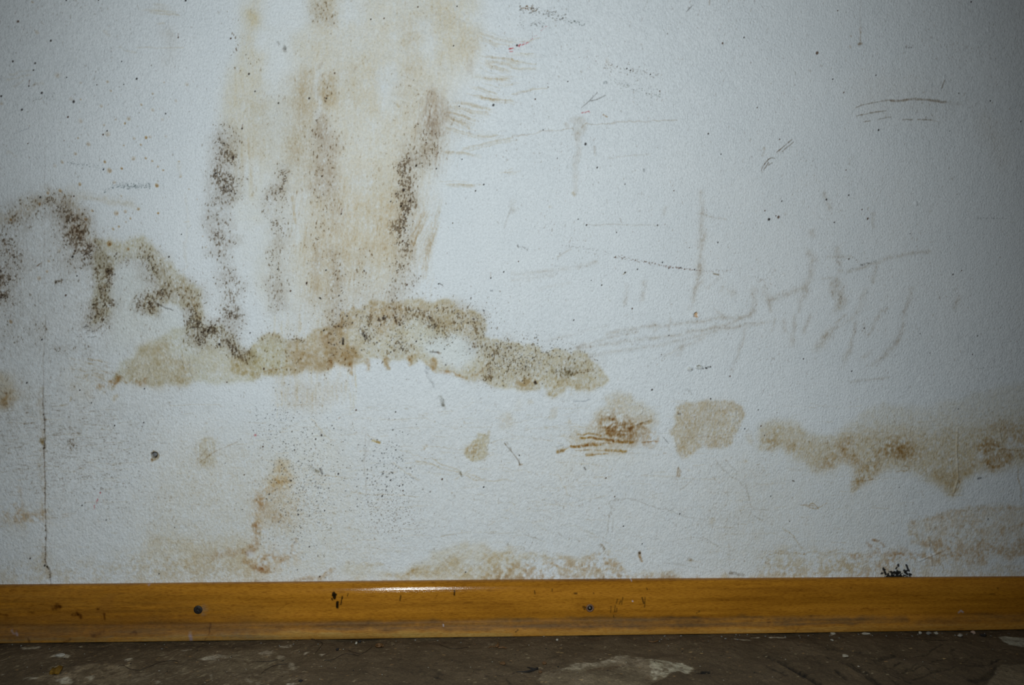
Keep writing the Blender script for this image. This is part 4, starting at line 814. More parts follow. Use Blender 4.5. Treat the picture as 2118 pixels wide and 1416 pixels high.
F(1, [(1130, 60), (1310, 60), (1310, 110), (1100, 120), (1010, 130), (1100, 95)], TAN, .5, 4, 5, 'h'); S(1, [(1100, 105), (1200, 98), (1310, 105)], 3, TAN, .5, 2, 2); S(1, [(1000, 350), (1340, 350)], 2, TAN, .5, 1.5, 1); S(1, [(1150, 175), (1190, 168)], 3, TAN, .6, 2, 1)
F(1, [(1180, 180), (1280, 180), (1260, 480), (1210, 480), (1220, 330)], (.80, .75, .69), .65, 8, 5, 't')
for q in [[(760, 245), (800, 280)], [(870, 345), (900, 360)], [(900, 360), (990, 390)], [(60, 540), (200, 500)], [(90, 640), (160, 590)], [(130, 1160), (60, 1120)], [(30, 590), (210, 545)], [(230, 640), (310, 600)]]:
    S(1, q, 3, TAN, .4, 2.5, 3, 't')
for q in [[(1780, 1150), (1770, 1400)], [(1830, 1230), (1840, 1300)], [(1800, 1280), (1800, 1400)], [(1820, 1020), (1850, 1416)]]:
    S(1, q, 3.5, TAN, .45, 3, 3, 'v')
F(1, [(1700, 1180), (1876, 1000), (1876, 1416), (1760, 1416)], BEI, .5, 10, 8, 'v')
for q in [[(1370, 0), (1350, 900)], [(1310, 1180), (1320, 1300)]]:
    S(5 if q[0][1] == 0 else 1, q, 3, TAN, .3, 3, 3, 't')
S(5, [(1350, 210), (1380, 205)], 2, TAN, .8, 1.4, .3); S(5, [(820, 600), (842, 592)], 3.5, (.45, .42, .4), .9, 1.6, 1); S(5, [(630, 30), (625, 60)], 8, GRY, .45, 5, 3, 't')

# seam in the wall paper (a step plus a dark fissure)
crack = [(93, 300), (92, 560)] + px(5, [(335, 900), (330, 1060), (318, 1200), (318, 1400)]) + px(9, [(318, 20), (322, 180), (331, 230), (328, 330), (332, 400), (322, 470), (332, 600), (336, 700), (330, 800), (335, 1040), (341, 1080), (333, 1140), (336, 1280), (350, 1310), (370, 1345), (372, 1416), (372, 1470)])
cr2 = px(5, [(335, 900), (330, 1060), (318, 1200), (318, 1400)]) + crack[6:]
S(0, crack, 1.6, (.74, .71, .68), .4, 1.2, .3)
S(0, cr2, 1.5, (.55, .48, .42), .4, 1.3, .3)
S(0, crack[6:], 1.7, (.36, .28, .21), .6, 1.3, .6)
S(0, [(x - 3, y) for x, y in crack[6:]], 9, (.74, .62, .46), .4, 6, 2, 'm')
WC.hump(0, cr2, 1.8, -.0002, 1.3, .3); WC.hump(0, crack[6:], 2.2, -.00012, 1.5, .3)
for k in range(40):
    i = rng.integers(7, len(crack) - 2); t = rng.random(); x = crack[i][0] + (crack[i + 1][0] - crack[i][0]) * t; y = crack[i][1] + (crack[i + 1][1] - crack[i][1]) * t
    S(0, [(x - 1, y)], rng.uniform(1.8, 3.2), (.2, .15, .1), .7, 1, .5)

# relief: chips, blisters, dried drips
WC.hump(8, [(1078, 74)], 7, .0012, 4); WC.hump(8, [(1092, 66)], 4, -.0006, 3)
WC.hump(7, [(1290, 1282), (1306, 1284)], 7, .0016, 2.5); S(7, [(1310, 1285)], 3, (.25, .22, .15), .85, 1.6, .5); S(7, [(1290, 1281)], 6, (.85, .80, .66), .6, 2, .5)
WC.hump(7, [(1355, 1271), (1376, 1271)], 7, .0016, 2.5); S(7, [(1350, 1264), (1365, 1257), (1380, 1266)], 2, (.35, .3, .2), .8, 1.2, .3); S(7, [(1355, 1274), (1375, 1275)], 4, (.7, .68, .6), .7, 2, .3)
for k in range(16):
    x, y = rng.uniform(1396, 1460), 0; y = 1282 - (x - 1396) * .22 + rng.normal() * 5
    S(7, [(x, y)], rng.uniform(1.4, 2.8), (.2, .19, .18), .8, 1.0, .4)
WC.hump(7, [(1335, 885)], 17, .0010, 5); WC.hump(7, [(1345, 888)], 9, -.0020, 2)
WC.cover(WC.poly(7, [(1332, 880), (1348, 868), (1357, 872), (1356, 905), (1340, 906), (1328, 898)], .8, .6), (.80, .50, .28), .95, 'g')
S(7, [(1325, 900), (1330, 880), (1345, 866)], 2, (.4, .36, .3), .7, 1.2, .3)
WC.hump(12, [(1378, 300), (1370, 480), (1383, 660), (1350, 770)], 3, .0007, 2)
for zi, pts, w in [(11, [(938, 130), (955, 150), (945, 190), (930, 195)], 3), (11, [(900, 275), (1000, 240)], 3), (11, [(775, 290), (790, 350)], 4), (11, [(706, 207)], 7), (11, [(1190, 420), (1192, 432)], 5), (11, [(1610, 235)], 8), (11, [(1500, 255)], 7),
                   (11, [(1630, 160), (1630, 200)], 5), (12, [(740, 440)], 7), (12, [(320, 465)], 6), (12, [(590, 360)], 5), (12, [(710, 548), (740, 540)], 4), (12, [(915, 520), (920, 560)], 3), (12, [(1165, 1000), (1180, 1060)], 3), (12, [(1165, 1120), (1190, 1300)], 4),
                   (12, [(1100, 1270), (1260, 1200)], 3), (5, [(1330, 1190), (1355, 1250)], 5), (5, [(1395, 1190), (1400, 1300), (1430, 1370)], 4), (5, [(1100, 1290), (1110, 1330)], 4), (6, [(1810, 275)], 6), (6, [(1720, 703)], 6), (6, [(1690, 33)], 6), (7, [(620, 1410)], 9), (10, [(200, 560), (205, 580)], 6),
                   (10, [(1688, 430), (1690, 450)], 6), (6, [(1640, 1350), (1700, 1390)], 4), (3, [(680, 606)], 5), (12, [(1680, 310), (1700, 400)], 3), (12, [(1640, 390), (1720, 470)], 3), (4, [(1285, 560), (1290, 600)], 3), (4, [(1608, 200), (1612, 230)], 3), (8, [(715, 720)], 5), (8, [(110, 600)], 4)]:
    WC.hump(zi, pts, w, .0006, 1.6)
WC.hump(6, [(1722, 705)], 4, -.0004, 2); S(6, [(1716, 712), (1728, 712)], 2.5, (.5, .5, .52), .8, 1.4, .3)
# the plugged drill hole: chipped rim
HOLE = (319.0, 940.5)
F(0, [(312, 934), (318, 930), (324, 932), (330, 939), (330, 948), (325, 951), (320, 952), (317, 955), (312, 951), (314, 946)], (.56, .45, .30), 1.0, .8, .6, 'g')
F(0, [(314, 936), (319, 934), (324, 936), (326, 940), (325, 945), (320, 947), (315, 945), (313, 940)], (.12, .10, .08), 1, .6, .2, '')
S(0, [(314, 950), (315, 953)], 4, (.5, .33, .12), .8, 2, .5)
WC.hump(0, [(322, 942)], 14, -.0008, 2.5, .6)

# speckled mould from its density field
dm = np.clip(WC.mould * (1 + .12 * WC.nz['mid'] + .10 * WC.nz['w3']), 0, 1.1)
for nm, t0, k1, k3, cl in (('dot', 2.75, 1.55, .85, (.32, .27, .22)), ('dot2', 3.55, 1.2, 1.0, (.17, .13, .10)), ('tick', 2.1, 1.7, .5, (.50, .44, .37))):
    th = t0 - k1 * dm - k3 * dm ** 3
    al = sst(0, .6, WC.nz[nm] - th) * np.clip(dm * 5, 0, 1) * .85
    WC.col *= 1 - al[..., None] * (1 - np.array(cl, np.float32))
# fine brown ticks everywhere, more low and in the run
gz = sst(1.9, 2.8, WC.nz['tick'] + .25 * WC.nz['big']) * .42
WC.col *= 1 - gz[..., None] * (1 - np.array((.55, .47, .40), np.float32))
# drop to clean paint towards the canvas border, well outside the picture
ex = np.minimum(np.arange(WC.na), WC.na - 1 - np.arange(WC.na)) / 54.0
ez = (WC.nb - 1 - np.arange(WC.nb)) / 48.0
edge = np.clip(np.minimum(ex[None, :], ez[:, None]), 0, 1)[..., None]
WC.col = 1 + (WC.col - 1) * edge


# ------------------------------------------------------------------ materials
def mat(name):
    m = bpy.data.materials.new(name); m.use_nodes = True
    nt = m.node_tree; b = nt.nodes['Principled BSDF']
    return m, nt, b
def N(nt, t, **kw):
    n = nt.nodes.new(t)
    for k, v in kw.items():
        if k.startswith('i_'):
            key = k[2:]; key = int(key) if key.isdigit() else key.replace('_', ' ')
            n.inputs[key].default_value = v
        else: setattr(n, k, v)
    return n
def noise(nt, scale, detail=2, rough=.5, vec=None):
    n = N(nt, 'ShaderNodeTexNoise'); n.inputs['Scale'].default_value = scale; n.inputs['Detail'].default_value = detail; n.inputs['Roughness'].default_value = rough
    if vec is not None: nt.links.new(vec, n.inputs['Vector'])
    return n.outputs['Fac']
def coord(nt, sc=(1, 1, 1)):
    tc = N(nt, 'ShaderNodeTexCoord'); mp = N(nt, 'ShaderNodeMapping'); mp.inputs['Scale'].default_value = sc
    nt.links.new(tc.outputs['Object'], mp.inputs['Vector']); return mp.outputs['Vector']
def ramp(nt, fac, stops):
    r = N(nt, 'ShaderNodeValToRGB'); e = r.color_ramp.elements
    while len(e) < len(stops): e.new(.5)
    for el, (p, c) in zip(e, stops): el.position = p; el.color = c if len(c) == 4 else tuple(c) + (1,)
    nt.links.new(fac, r.inputs['Fac']); return r.outputs['Color']
def mul(nt, a, b, fac=1.0):
    m = N(nt, 'ShaderNodeMix', data_type='RGBA', blend_type='MULTIPLY'); m.inputs[0].default_value = fac
    nt.links.new(a, m.inputs[6]); nt.links.new(b, m.inputs[7]); return m.outputs[2]
def math_(nt, op, a, b):
    m = N(nt, 'ShaderNodeMath', operation=op)
    for i, v in enumerate((a, b)):
        if isinstance(v, (int, float)): m.inputs[i].default_value = v
        else: nt.links.new(v, m.inputs[i])
    return m.outputs[0]
def bump(nt, h, dist, strength=1.0, prev=None):
    b = N(nt, 'ShaderNodeBump'); b.inputs['Strength'].default_value = strength; b.inputs['Distance'].default_value = dist
    nt.links.new(h, b.inputs['Height'])
    if prev is not None: nt.links.new(prev, b.inputs['Normal'])
    return b.outputs['Normal']

# wall paint
m_wall, nt, bs = mat('wall_paint')
v = coord(nt)
base = ramp(nt, noise(nt, 14, 4, .6, v), [(.3, (.70, .745, .775)), (.7, (.745, .785, .81))])
grain = ramp(nt, noise(nt, 420, 3, .6, v), [(.30, (.86, .86, .86)), (.62, (1, 1, 1))])
att = N(nt, 'ShaderNodeAttribute', attribute_name='stain')
c = mul(nt, mul(nt, base, grain), att.outputs['Color'])
nt.links.new(c, bs.inputs['Base Color'])
bs.inputs['Roughness'].default_value = .62; bs.inputs['Specular IOR Level'].default_value = .25
h1 = noise(nt, 520, 3, .55, coord(nt, (1, 1, .75)))
h2 = noise(nt, 90, 2, .5, v)
nt.links.new(bump(nt, h1, .0011, 1.0, bump(nt, h2, .0010)), bs.inputs['Normal'])

# beech skirting
m_wood, nt, bs = mat('varnished_beech')
v = coord(nt, (1, 1, 14)); v2 = coord(nt, (90, 300, 800)); v3 = coord(nt, (2.2, 40, 46))
g1 = ramp(nt, noise(nt, 9, 4, .6, v), [(.25, (.285, .115, .009)), (.5, (.36, .152, .013)), (.8, (.43, .19, .018))])
g2 = ramp(nt, noise(nt, 2.2, 3, .6, v2), [(.34, (.70, .63, .56)), (.55, (1.03, 1.03, 1.03))])
g3 = ramp(nt, noise(nt, 1.6, 4, .6, v3), [(.3, (.66, .62, .58)), (.50, (1, 1, 1)), (.7, (1.1, 1.1, 1.3))])
att = N(nt, 'ShaderNodeAttribute', attribute_name='stain')
c = mul(nt, mul(nt, mul(nt, g1, g2), g3), att.outputs['Color'])
nt.links.new(c, bs.inputs['Base Color'])
sx = N(nt, 'ShaderNodeSeparateXYZ'); nt.links.new(coord(nt), sx.inputs[0])
nt.links.new(ramp(nt, math_(nt, 'MULTIPLY', sx.outputs[2], 20.0), [(.36, (.62,) * 3), (.42, (.12,) * 3)]), bs.inputs['Roughness'])
bs.inputs['Specular IOR Level'].default_value = .16
nt.links.new(bump(nt, noise(nt, 2.2, 3, .6, v2), .00008, .8), bs.inputs['Normal'])

# floor screed
m_floor, nt, bs = mat('dirty_screed')
v = coord(nt)
base = ramp(nt, noise(nt, 22, 5, .65, v), [(.28, (.058, .038, .018)), (.5, (.083, .056, .028)), (.75, (.114, .079, .044))])
gr = ramp(nt, noise(nt, 500, 3, .65, v), [(.25, (.62, .62, .62)), (.6, (1.05, 1.05, 1.05)), (.78, (1.6, 1.6, 1.6))])
att = N(nt, 'ShaderNodeAttribute', attribute_name='stain')
c = mul(nt, mul(nt, base, gr), att.outputs['Color'])
nt.links.new(c, bs.inputs['Base Color'])
bs.inputs['Roughness'].default_value = .8; bs.inputs['Specular IOR Level'].default_value = .3
nt.links.new(bump(nt, noise(nt, 380, 4, .65, v), .0012, 1, bump(nt, noise(nt, 60, 3, .6, v), .003)), bs.inputs['Normal'])

def simple(name, col, rough=.7, spec=.3, metal=0, var=.25, sc=400, bd=.0002):
    m, nt, bs = mat(name)
    lo = tuple(x * (1 - var) for x in col); hi = tuple(min(1, x * (1 + var)) for x in col)
    n = noise(nt, sc, 3, .6, coord(nt))
    nt.links.new(ramp(nt, n, [(.3, lo), (.7, hi)]), bs.inputs['Base Color'])
    bs.inputs['Roughness'].default_value = rough; bs.inputs['Specular IOR Level'].default_value = spec; bs.inputs['Metallic'].default_value = metal
    nt.links.new(bump(nt, n, bd), bs.inputs['Normal'])
    return m
m_plaster = simple('plaster_crumb', (.30, .28, .23), .85)
m_stone = simple('pale_pebble', (.30, .27, .21), .6)
m_grey = simple('grey_grit', (.17, .165, .15), .8)
m_dark = simple('black_grit', (.012, .010, .009), .7)
m_seed = simple('brown_husk', (.10, .050, .018), .5)
m_leaf = simple('ochre_flake', (.26, .14, .014), .45)
m_hair = simple('dark_hair', (.016, .011, .008), .45)
m_steel = simple('dull_steel', (.30, .32, .33), .42, .5, .7, .2)
m_black = simple('blackened_steel', (.030, .026, .024), .42, .5, .5, .5, 900)
m_chip = simple('plaster_flake', (.30, .28, .24), .85)

# ------------------------------------------------------------------ object helpers
def link(name, me, m, parent=None, smooth=True):
    o = bpy.data.objects.new(name, me); COL.objects.link(o)
    if m: me.materials.append(m)
    if smooth: me.polygons.foreach_set('use_smooth', [True] * len(me.polygons))
    if parent: o.parent = parent
    return o
def tag(o, label, cat, group=None, kind=None):
    o['label'] = label; o['category'] = cat
    if group: o['group'] = group
    if kind: o['kind'] = kind
    return o
def grid_mesh(name, A, Bv, func, stain):
    """A, Bv 1-D coordinates; func(AA, BB) -> xyz array; stain (nb, na, 3)"""
    na, nb = len(A), len(Bv)
    AA, BB = np.meshgrid(A, Bv)
    co = func(AA, BB).reshape(-1, 3).astype(np.float32)
    i = np.arange((nb - 1) * (na - 1)); r, cc = i // (na - 1), i % (na - 1)
    a = r * na + cc
    q = np.stack([a, a + 1, a + 1 + na, a + na], 1).astype(np.int32)
    me = bpy.data.meshes.new(name)
    me.vertices.add(len(co)); me.vertices.foreach_set('co', co.ravel())
    me.loops.add(q.size); me.loops.foreach_set('vertex_index', q.ravel())
    me.polygons.add(len(q)); me.polygons.foreach_set('loop_start', np.arange(0, q.size, 4, dtype=np.int32))
    at = me.attributes.new('stain', 'FLOAT_COLOR', 'POINT')
    rgba = np.ones((nb * na, 4), np.float32); rgba[:, :3] = stain.reshape(-1, 3)
    at.data.foreach_set('color', rgba.ravel())
    me.update(calc_edges=True)
    return me

# wall: dense where the stains are, coarse beyond; has thickness behind
hw = hit_y(*HOLE)
def wall_fn(A, Bv):
    d = np.zeros_like(A)
    h = np.pad(WC.hgt, ((2, 3), (3, 3)))
    d -= h
    rr = np.hypot(A - hw[0], (Bv - hw[2]))
    d += .0075 * sst(.0034, .0026, rr)
    # gentle unevenness of the plaster
    d += .0012 * np.sin(A * 5.1 + 1) * np.sin(Bv * 6.3 + .4)
    return np.stack([A, d, Bv], -1)
wa = WC.a0 + np.arange(WC.na) * WC.step
wb = WC.b0 + np.arange(WC.nb) * WC.step
A = np.concatenate([[-2.4, -1.6, -1.0], wa, [1.1, 1.7, 2.6]])
Bv = np.concatenate([[-.01, .02], wb, [.9, 1.6, 2.5]])
st = np.pad(WC.col, ((2, 3), (3, 3), (0, 0)), constant_values=1)
wall = link('wall_back', grid_mesh('wall_back', A, Bv, wall_fn, st), m_wall)
wall['kind'] = 'structure'; tag(wall, 'off-white painted wall with brown damp stains and black mould', 'wall', kind='structure')

# ------------------------------------------------------------------ skirting board
_c = [hit_y(u, v, -.013) for u, v in ((-90, 1200), (2200, 1200))]
BC = Canvas('board', _c[0][0], _c[1][0], -.004, .064, .0009, 1.7, .0006, seed=60)
F, S = BC.F, BC.S
def FD(zi, pts, col, a, soft, warp, tex): BC.cover(BC.poly(zi, pts, soft, warp), col, a, tex)
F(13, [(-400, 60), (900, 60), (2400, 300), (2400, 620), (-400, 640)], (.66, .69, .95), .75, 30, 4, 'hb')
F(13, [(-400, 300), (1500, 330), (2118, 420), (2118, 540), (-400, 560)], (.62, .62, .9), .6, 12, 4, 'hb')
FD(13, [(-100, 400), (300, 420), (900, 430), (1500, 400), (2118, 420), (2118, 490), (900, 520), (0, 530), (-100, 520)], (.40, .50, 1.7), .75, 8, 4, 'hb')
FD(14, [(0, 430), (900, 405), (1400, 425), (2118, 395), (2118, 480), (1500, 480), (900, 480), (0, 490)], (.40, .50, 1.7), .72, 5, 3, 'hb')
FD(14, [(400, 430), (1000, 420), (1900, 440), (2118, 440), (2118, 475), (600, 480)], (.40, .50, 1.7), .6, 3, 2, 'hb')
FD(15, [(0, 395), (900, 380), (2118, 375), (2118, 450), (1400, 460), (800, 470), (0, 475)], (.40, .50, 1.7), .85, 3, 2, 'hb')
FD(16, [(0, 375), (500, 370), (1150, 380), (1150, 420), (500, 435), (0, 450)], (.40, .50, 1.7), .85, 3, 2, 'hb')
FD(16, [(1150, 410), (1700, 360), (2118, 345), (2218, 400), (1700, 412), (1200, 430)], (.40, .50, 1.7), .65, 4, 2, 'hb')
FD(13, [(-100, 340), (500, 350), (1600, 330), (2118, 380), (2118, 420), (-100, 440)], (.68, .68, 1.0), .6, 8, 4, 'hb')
FD(13, [(820, 230), (930, 190), (920, 300), (860, 380), (800, 340)], (.62, .62, 1.1), .5, 4, 3, '')
for q, w, a in [([(440, 300), (500, 295)], 9, .75), ([(480, 285), (500, 300)], 6, .8), ([(600, 370), (670, 372)], 5, .75), ([(640, 362), (672, 378)], 5, .9), ([(870, 360), (872, 395)], 4, .8), ([(258, 345), (275, 350)], 5, .6), ([(805, 322), (815, 322)], 3.5, .8),
                ([(0, 355), (60, 358)], 4, .5), ([(260, 550), (270, 580)], 4, .6), ([(560, 575), (600, 550)], 4, .6), ([(780, 520), (850, 490)], 5, .5), ([(1100, 495), (1140, 497)], 3, .7), ([(160, 250), (100, 260)], 3, .3), ([(1740, 430), (1740, 480), (1700, 560)], 1.6, .6)]:
    S(13, q, w, (.25, .15, .10), a, w * .6, 2, 'g')
BC.cover(BC.line(13, [(120, 470), (140, 480), (160, 500), (140, 490)], 3.5, 2.5, 3), (.9, 2.0, 28), .6, 'm')
BC.cover(BC.line(13, [(1190, 125), (1215, 135)], 2.6, 2, 1), (.9, 1.9, 25), .5, 'm')
BC.cover(BC.line(13, [(1580, 500), (1585, 560)], 5, 3, 1), (.6, 1.1, 8), .5)
BC.cover(BC.line(13, [(1690, 310), (1700, 345)], 9, 6, 2), (.6, 1.0, 7), .45, 'm')
KB = (.02, .03, .08)
for q, w in [([(640, 195), (648, 225)], 6.5), ([(632, 210), (660, 205)], 4), ([(627, 235), (629, 240)], 2.6), ([(672, 262), (670, 300)], 5.5), ([(680, 258), (676, 306)], 3), ([(713, 218), (711, 232)], 3), ([(706, 240), (702, 285)], 1.8), ([(1193, 210), (1190, 248)], 1.8), ([(1641, 176), (1640, 205)], 2.8), ([(760, 190), (752, 215)], 1.2)]:
    BC.cover(BC.line(14, q, w, 1, .7), KB, .97)
S(14, [(180, 330), (240, 290), (310, 255)], 1.3, (.4, .3, .2), .5, 1, 1); S(14, [(1480, 235), (1500, 205)], 1.3, (.3, .2, .1), .5, 1, .4)
for q, w in [([(187, 175), (187, 200)], 1.8), ([(329, 160), (328, 178)], 1.6), ([(860, 270), (870, 240)], 1.8), ([(885, 280), (900, 250)], 2), ([(905, 285), (917, 225)], 1.6), ([(812, 350), (818, 295)], 1.5), ([(858, 345), (862, 315)], 1.6), ([(843, 345), (850, 290)], 1.4), ([(833, 372), (835, 392)], 1.6),
             ([(1072, 230), (1082, 272)], 3), ([(1097, 228), (1090, 308)], 1.8), ([(1520, 350), (1545, 336)], 1.8), ([(1116, 150), (1118, 162)], 1.8), ([(672, 185), (674, 195)], 1.8), ([(585, 305), (605, 312)], 3.5), ([(590, 320), (600, 325)], 2), ([(25, 495), (45, 478)], 2.2), ([(520, 192), (535, 192)], 4)]:
    BC.cover(BC.line(15, q, w, 1, .5), (.10, .12, .3), .8)
S(15, [(540, 310), (720, 330)], 16, (.66, .62, .60), .5, 10, 3, 'm')
S(16, [(220, 180), (300, 155)], 1.3, (.5, .4, .3), .5, 1, .5); S(16, [(205, 490), (230, 455)], 1.6, (.3, .25, .2), .7, 1, .5); S(16, [(1830, 195), (1880, 196)], 1.6, (.3, .3, .4), .7, 1, .5); S(16, [(1902, 150)], 3, (.2, .2, .2), .8, 1.2, .5); S(16, [(686, 150)], 3, (.2, .2, .2), .7, 1.2, .5)
BC.cover(BC.line(16, [(1565, 345), (1580, 330), (1600, 345)], 2.6, 1.6, 1), (1.0, 2.2, 28), .8)
for x, y in [(994, 258), (995, 102)]: BC.cover(BC.line(15, [(x, y)], 2.6, 1, 0), (1.6, 3.6, 50), .9)
BC.cover(BC.line(14, [(1548, 446)], 2.6, 1, 0), (1.4, 3.2, 44), .8)
rb = np.random.default_rng(8)
for k in range(260):     # short pores and dents in the grain
    x = rb.uniform(-60, 2180); y = 1210 + rb.random() * 95; L = rb.exponential(10) + 3
    S(0, [(x, y), (x + L, y - L * .008)], 1.3, (.45, .35, .25), rb.uniform(.2, .6), 1, .4)
# lip worn paler
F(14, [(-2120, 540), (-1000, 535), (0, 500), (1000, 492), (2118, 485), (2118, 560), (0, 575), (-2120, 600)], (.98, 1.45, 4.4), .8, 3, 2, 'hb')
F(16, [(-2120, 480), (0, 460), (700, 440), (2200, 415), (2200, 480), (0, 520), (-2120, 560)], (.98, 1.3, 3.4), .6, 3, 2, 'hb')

prof = [(.0002, .0000), (.0580, -.0008), (.0582, -.0040), (.0577, -.0058), (.0562, -.0076), (.0540, -.0093), (.0512, -.0106), (.0480, -.0116), (.0440, -.0123), (.0390, -.0129), (.0330, -.0134), (.0270, -.0137), (.0220, -.0138), (.0190, -.0136), (.0172, -.0134),
        (.0158, -.0137), (.0146, -.0145), (.0135, -.0157), (.0122, -.0169), (.0106, -.0178), (.0088, -.0184), (.0068, -.0187), (.0045, -.0188), (.0022, -.0186), (.0006, -.0182), (.0006, -.0170)]
pz = []; py = []
for (z0, y0), (z1, y1) in zip(prof[1:-1], prof[2:]):
    n = max(1, int(abs(z1 - z0) / .0009 + .5))
    for k in range(n):
        pz.append(z0 + (z1 - z0) * k / n); py.append(y0 + (y1 - y0) * k / n)
pz = [.0002, .0580] + pz + [prof[-1][0]]; py = [.0040, .0040] + py + [prof[-1][1]]
pz = np.array(pz); py = np.array(py)
xa = BC.a0 + np.arange(BC.na) * BC.step
xs_b = np.concatenate([[-2.4, -1.2], xa, [1.3, 2.6]])
def board_fn(A, Bi):
    k = Bi.astype(int)
    z = pz[k]; y = py[k]
    wob = .0003 * np.sin(A * 11) + .0002 * np.sin(A * 27 + 1)
    return np.stack([A, y + wob, z + .0004 * np.sin(A * 3.3 + 1.2) * (z > .002)], -1)
zi_ = np.clip(((pz - BC.b0) / BC.stepb).astype(int), 0, BC.nb - 1)
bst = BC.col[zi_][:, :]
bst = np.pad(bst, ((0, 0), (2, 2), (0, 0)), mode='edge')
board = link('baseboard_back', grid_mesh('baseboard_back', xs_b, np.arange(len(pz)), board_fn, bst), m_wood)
tag(board, 'varnished beech skirting board screwed to the foot of the wall', 'skirting board', kind='structure')

# ------------------------------------------------------------------ floor
_f = [hit_z(u, v) for u, v in ((-120, 1316), (2240, 1440), (-120, 1440), (2240, 1300))]
FC = Canvas('floor', min(p[0] for p in _f), max(p[0] for p in _f), min(p[1] for p in _f) - .03, -.002, .0011, 2.0, .0008, seed=90)
F, S = FC.F, FC.S
FR = FC.ry
LT = (4.3, 4.7, 5.0)
def flight(zi, pts, col, a, soft=2, warp=3, tex='m'):
    col = (col[0] * 1.25, col[1] * 1.45, col[2] * 2.0) if col[0] > 2.2 else (col[0] * 1.1, col[1] * 1.2, col[2] * 1.4)
    FC.cover(FC.poly(zi, pts, soft, warp), col, min(1, a * 1.4), tex)
rf = np.random.default_rng(3)
F(13, [(-100, 610), (2118, 590), (2118, 640), (-100, 650)], (.55, .53, .50), .7, 4, 3, 'm')
F(15, [(-2120, 590), (0, 565), (2118, 530), (4230, 500), (4230, 540), (2118, 590), (-2120, 630)], (.6, .57, .53), .55, 4, 3, 'm')
flight(13, [(900, 900), (1300, 740), (1560, 700), (2118, 690), (2300, 760), (2118, 900), (1500, 900), (1100, 960)], (1.2, 1.2, 1.15), .6, 5, 6)
flight(13, [(200, 860), (420, 830), (700, 780), (1000, 760), (1100, 880), (900, 960), (500, 960)], (2.0, 2.0, 1.95), .55, 6, 8)
flight(13, [(420, 715), (450, 700), (570, 698), (560, 715), (480, 722)], (4.2, 4.7, 5.1), .75, 1, 1.5, 'g')
for q in [[(190, 885), (250, 870), (320, 880), (300, 890), (240, 895)], [(480, 880), (600, 870), (620, 920), (520, 925)], [(1640, 720), (1800, 690), (1960, 700), (1900, 720), (1700, 735)], [(1020, 740), (1080, 745), (1050, 760)], [(700, 870), (790, 850), (760, 900)],
          [(0, 840), (20, 850), (0, 860)], [(1720, 860), (1750, 850), (1740, 875)], [(200, 640), (340, 630), (330, 650), (230, 655)], [(1500, 665), (1580, 650), (1560, 665)], [(2040, 900), (2110, 910), (2080, 925)], [(1280, 920), (1320, 900), (1340, 943)]]:
    flight(13, q, (3.6, 4.0, 4.2), .6, 1.5, 3, 'm')
for q in [[(20, 680), (90, 655), (150, 660), (120, 685), (40, 700)], [(180, 700), (230, 690), (220, 730), (180, 730)], [(400, 680), (440, 680), (430, 700), (405, 698)], [(530, 690), (570, 695), (545, 718)], [(270, 760), (310, 760), (335, 800), (300, 810), (275, 790)],
          [(150, 790), (200, 800), (190, 810)], [(30, 885), (60, 883), (55, 892)], [(200, 825), (260, 825), (255, 832)], [(0, 910), (40, 915), (30, 943), (0, 943)], [(260, 930), (330, 925), (310, 943), (260, 943)], [(190, 620), (280, 600), (300, 620), (220, 635)]]:
    flight(14, q, (3.6, 3.9, 4.1), .75, 1.2, 3, 'm')
flight(14, [(-400, 700), (-100, 650), (250, 640), (400, 680), (330, 800), (200, 943), (-300, 943)], (1.35, 1.35, 1.3), .5, 8, 8)
F(14, [(860, 760), (940, 750), (940, 850), (880, 870), (850, 820)], (.55, .52, .48), .7, 4, 4, 'm')
F(15, [(200, 650), (400, 700), (500, 770), (440, 800), (300, 800), (380, 760)], (.55, .54, .5), .5, 3, 3, 'm')
for k, q in enumerate([[(1280, 830), (1340, 870), (1410, 920)], [(1330, 780), (1400, 850)], [(1490, 840), (1530, 900)], [(1680, 790), (1720, 810)], [(1870, 870), (1960, 910)], [(1800, 815), (1840, 830)], [(1960, 860), (2010, 870)], [(2070, 900), (2118, 930)], [(1400, 860), (1500, 880)], [(1440, 820), (1580, 870)], [(1120, 770), (1200, 730)]]):
    S(14, q, 6, (.38, .38, .34), .75, 4, 4, 'm')
# plaster patch, centre right
flight(15, [(250, 845), (330, 825), (480, 805), (540, 775), (700, 755), (820, 715), (960, 708), (1130, 722), (1280, 740), (1400, 745), (1500, 795), (1520, 825), (1440, 850), (1360, 840), (1280, 880), (1150, 930), (1100, 960), (300, 960), (200, 900)], (1.75, 1.8, 1.8), .85, 1.2, 2.5, 'b')
flight(15, [(330, 830), (480, 805), (540, 775), (720, 750), (830, 715), (960, 710), (1040, 720), (900, 740), (700, 800), (500, 830), (380, 850)], (3.0, 3.2, 3.2), .6, 2, 3, 'r')
flight(15, [(1130, 740), (1290, 745), (1400, 745), (1500, 795), (1518, 825), (1440, 848), (1360, 836), (1280, 876), (1160, 900), (1150, 800)], (3.3, 3.7, 3.7), .85, 1.5, 2.5, 'r')
flight(15, [(850, 730), (1080, 730), (1080, 790), (900, 800)], (2.4, 2.4, 2.3), .6, 4, 4, 'm')
F(15, [(620, 840), (760, 800), (880, 790), (820, 850), (700, 870)], (.50, .38, .28), .8, 2.5, 4, 'm')
F(15, [(1290, 770), (1340, 780), (1330, 800), (1300, 795)], (.5, .42, .34), .8, 2, 3, 'm'); S(15, [(1110, 870), (1140, 920)], 5, (.6, .5, .42), .6, 4, 3, 'm')
FC.hump(15, [(330, 830), (520, 780), (720, 735), (960, 712), (1280, 738), (1400, 748), (1510, 815)], 9, -.0008, 4)
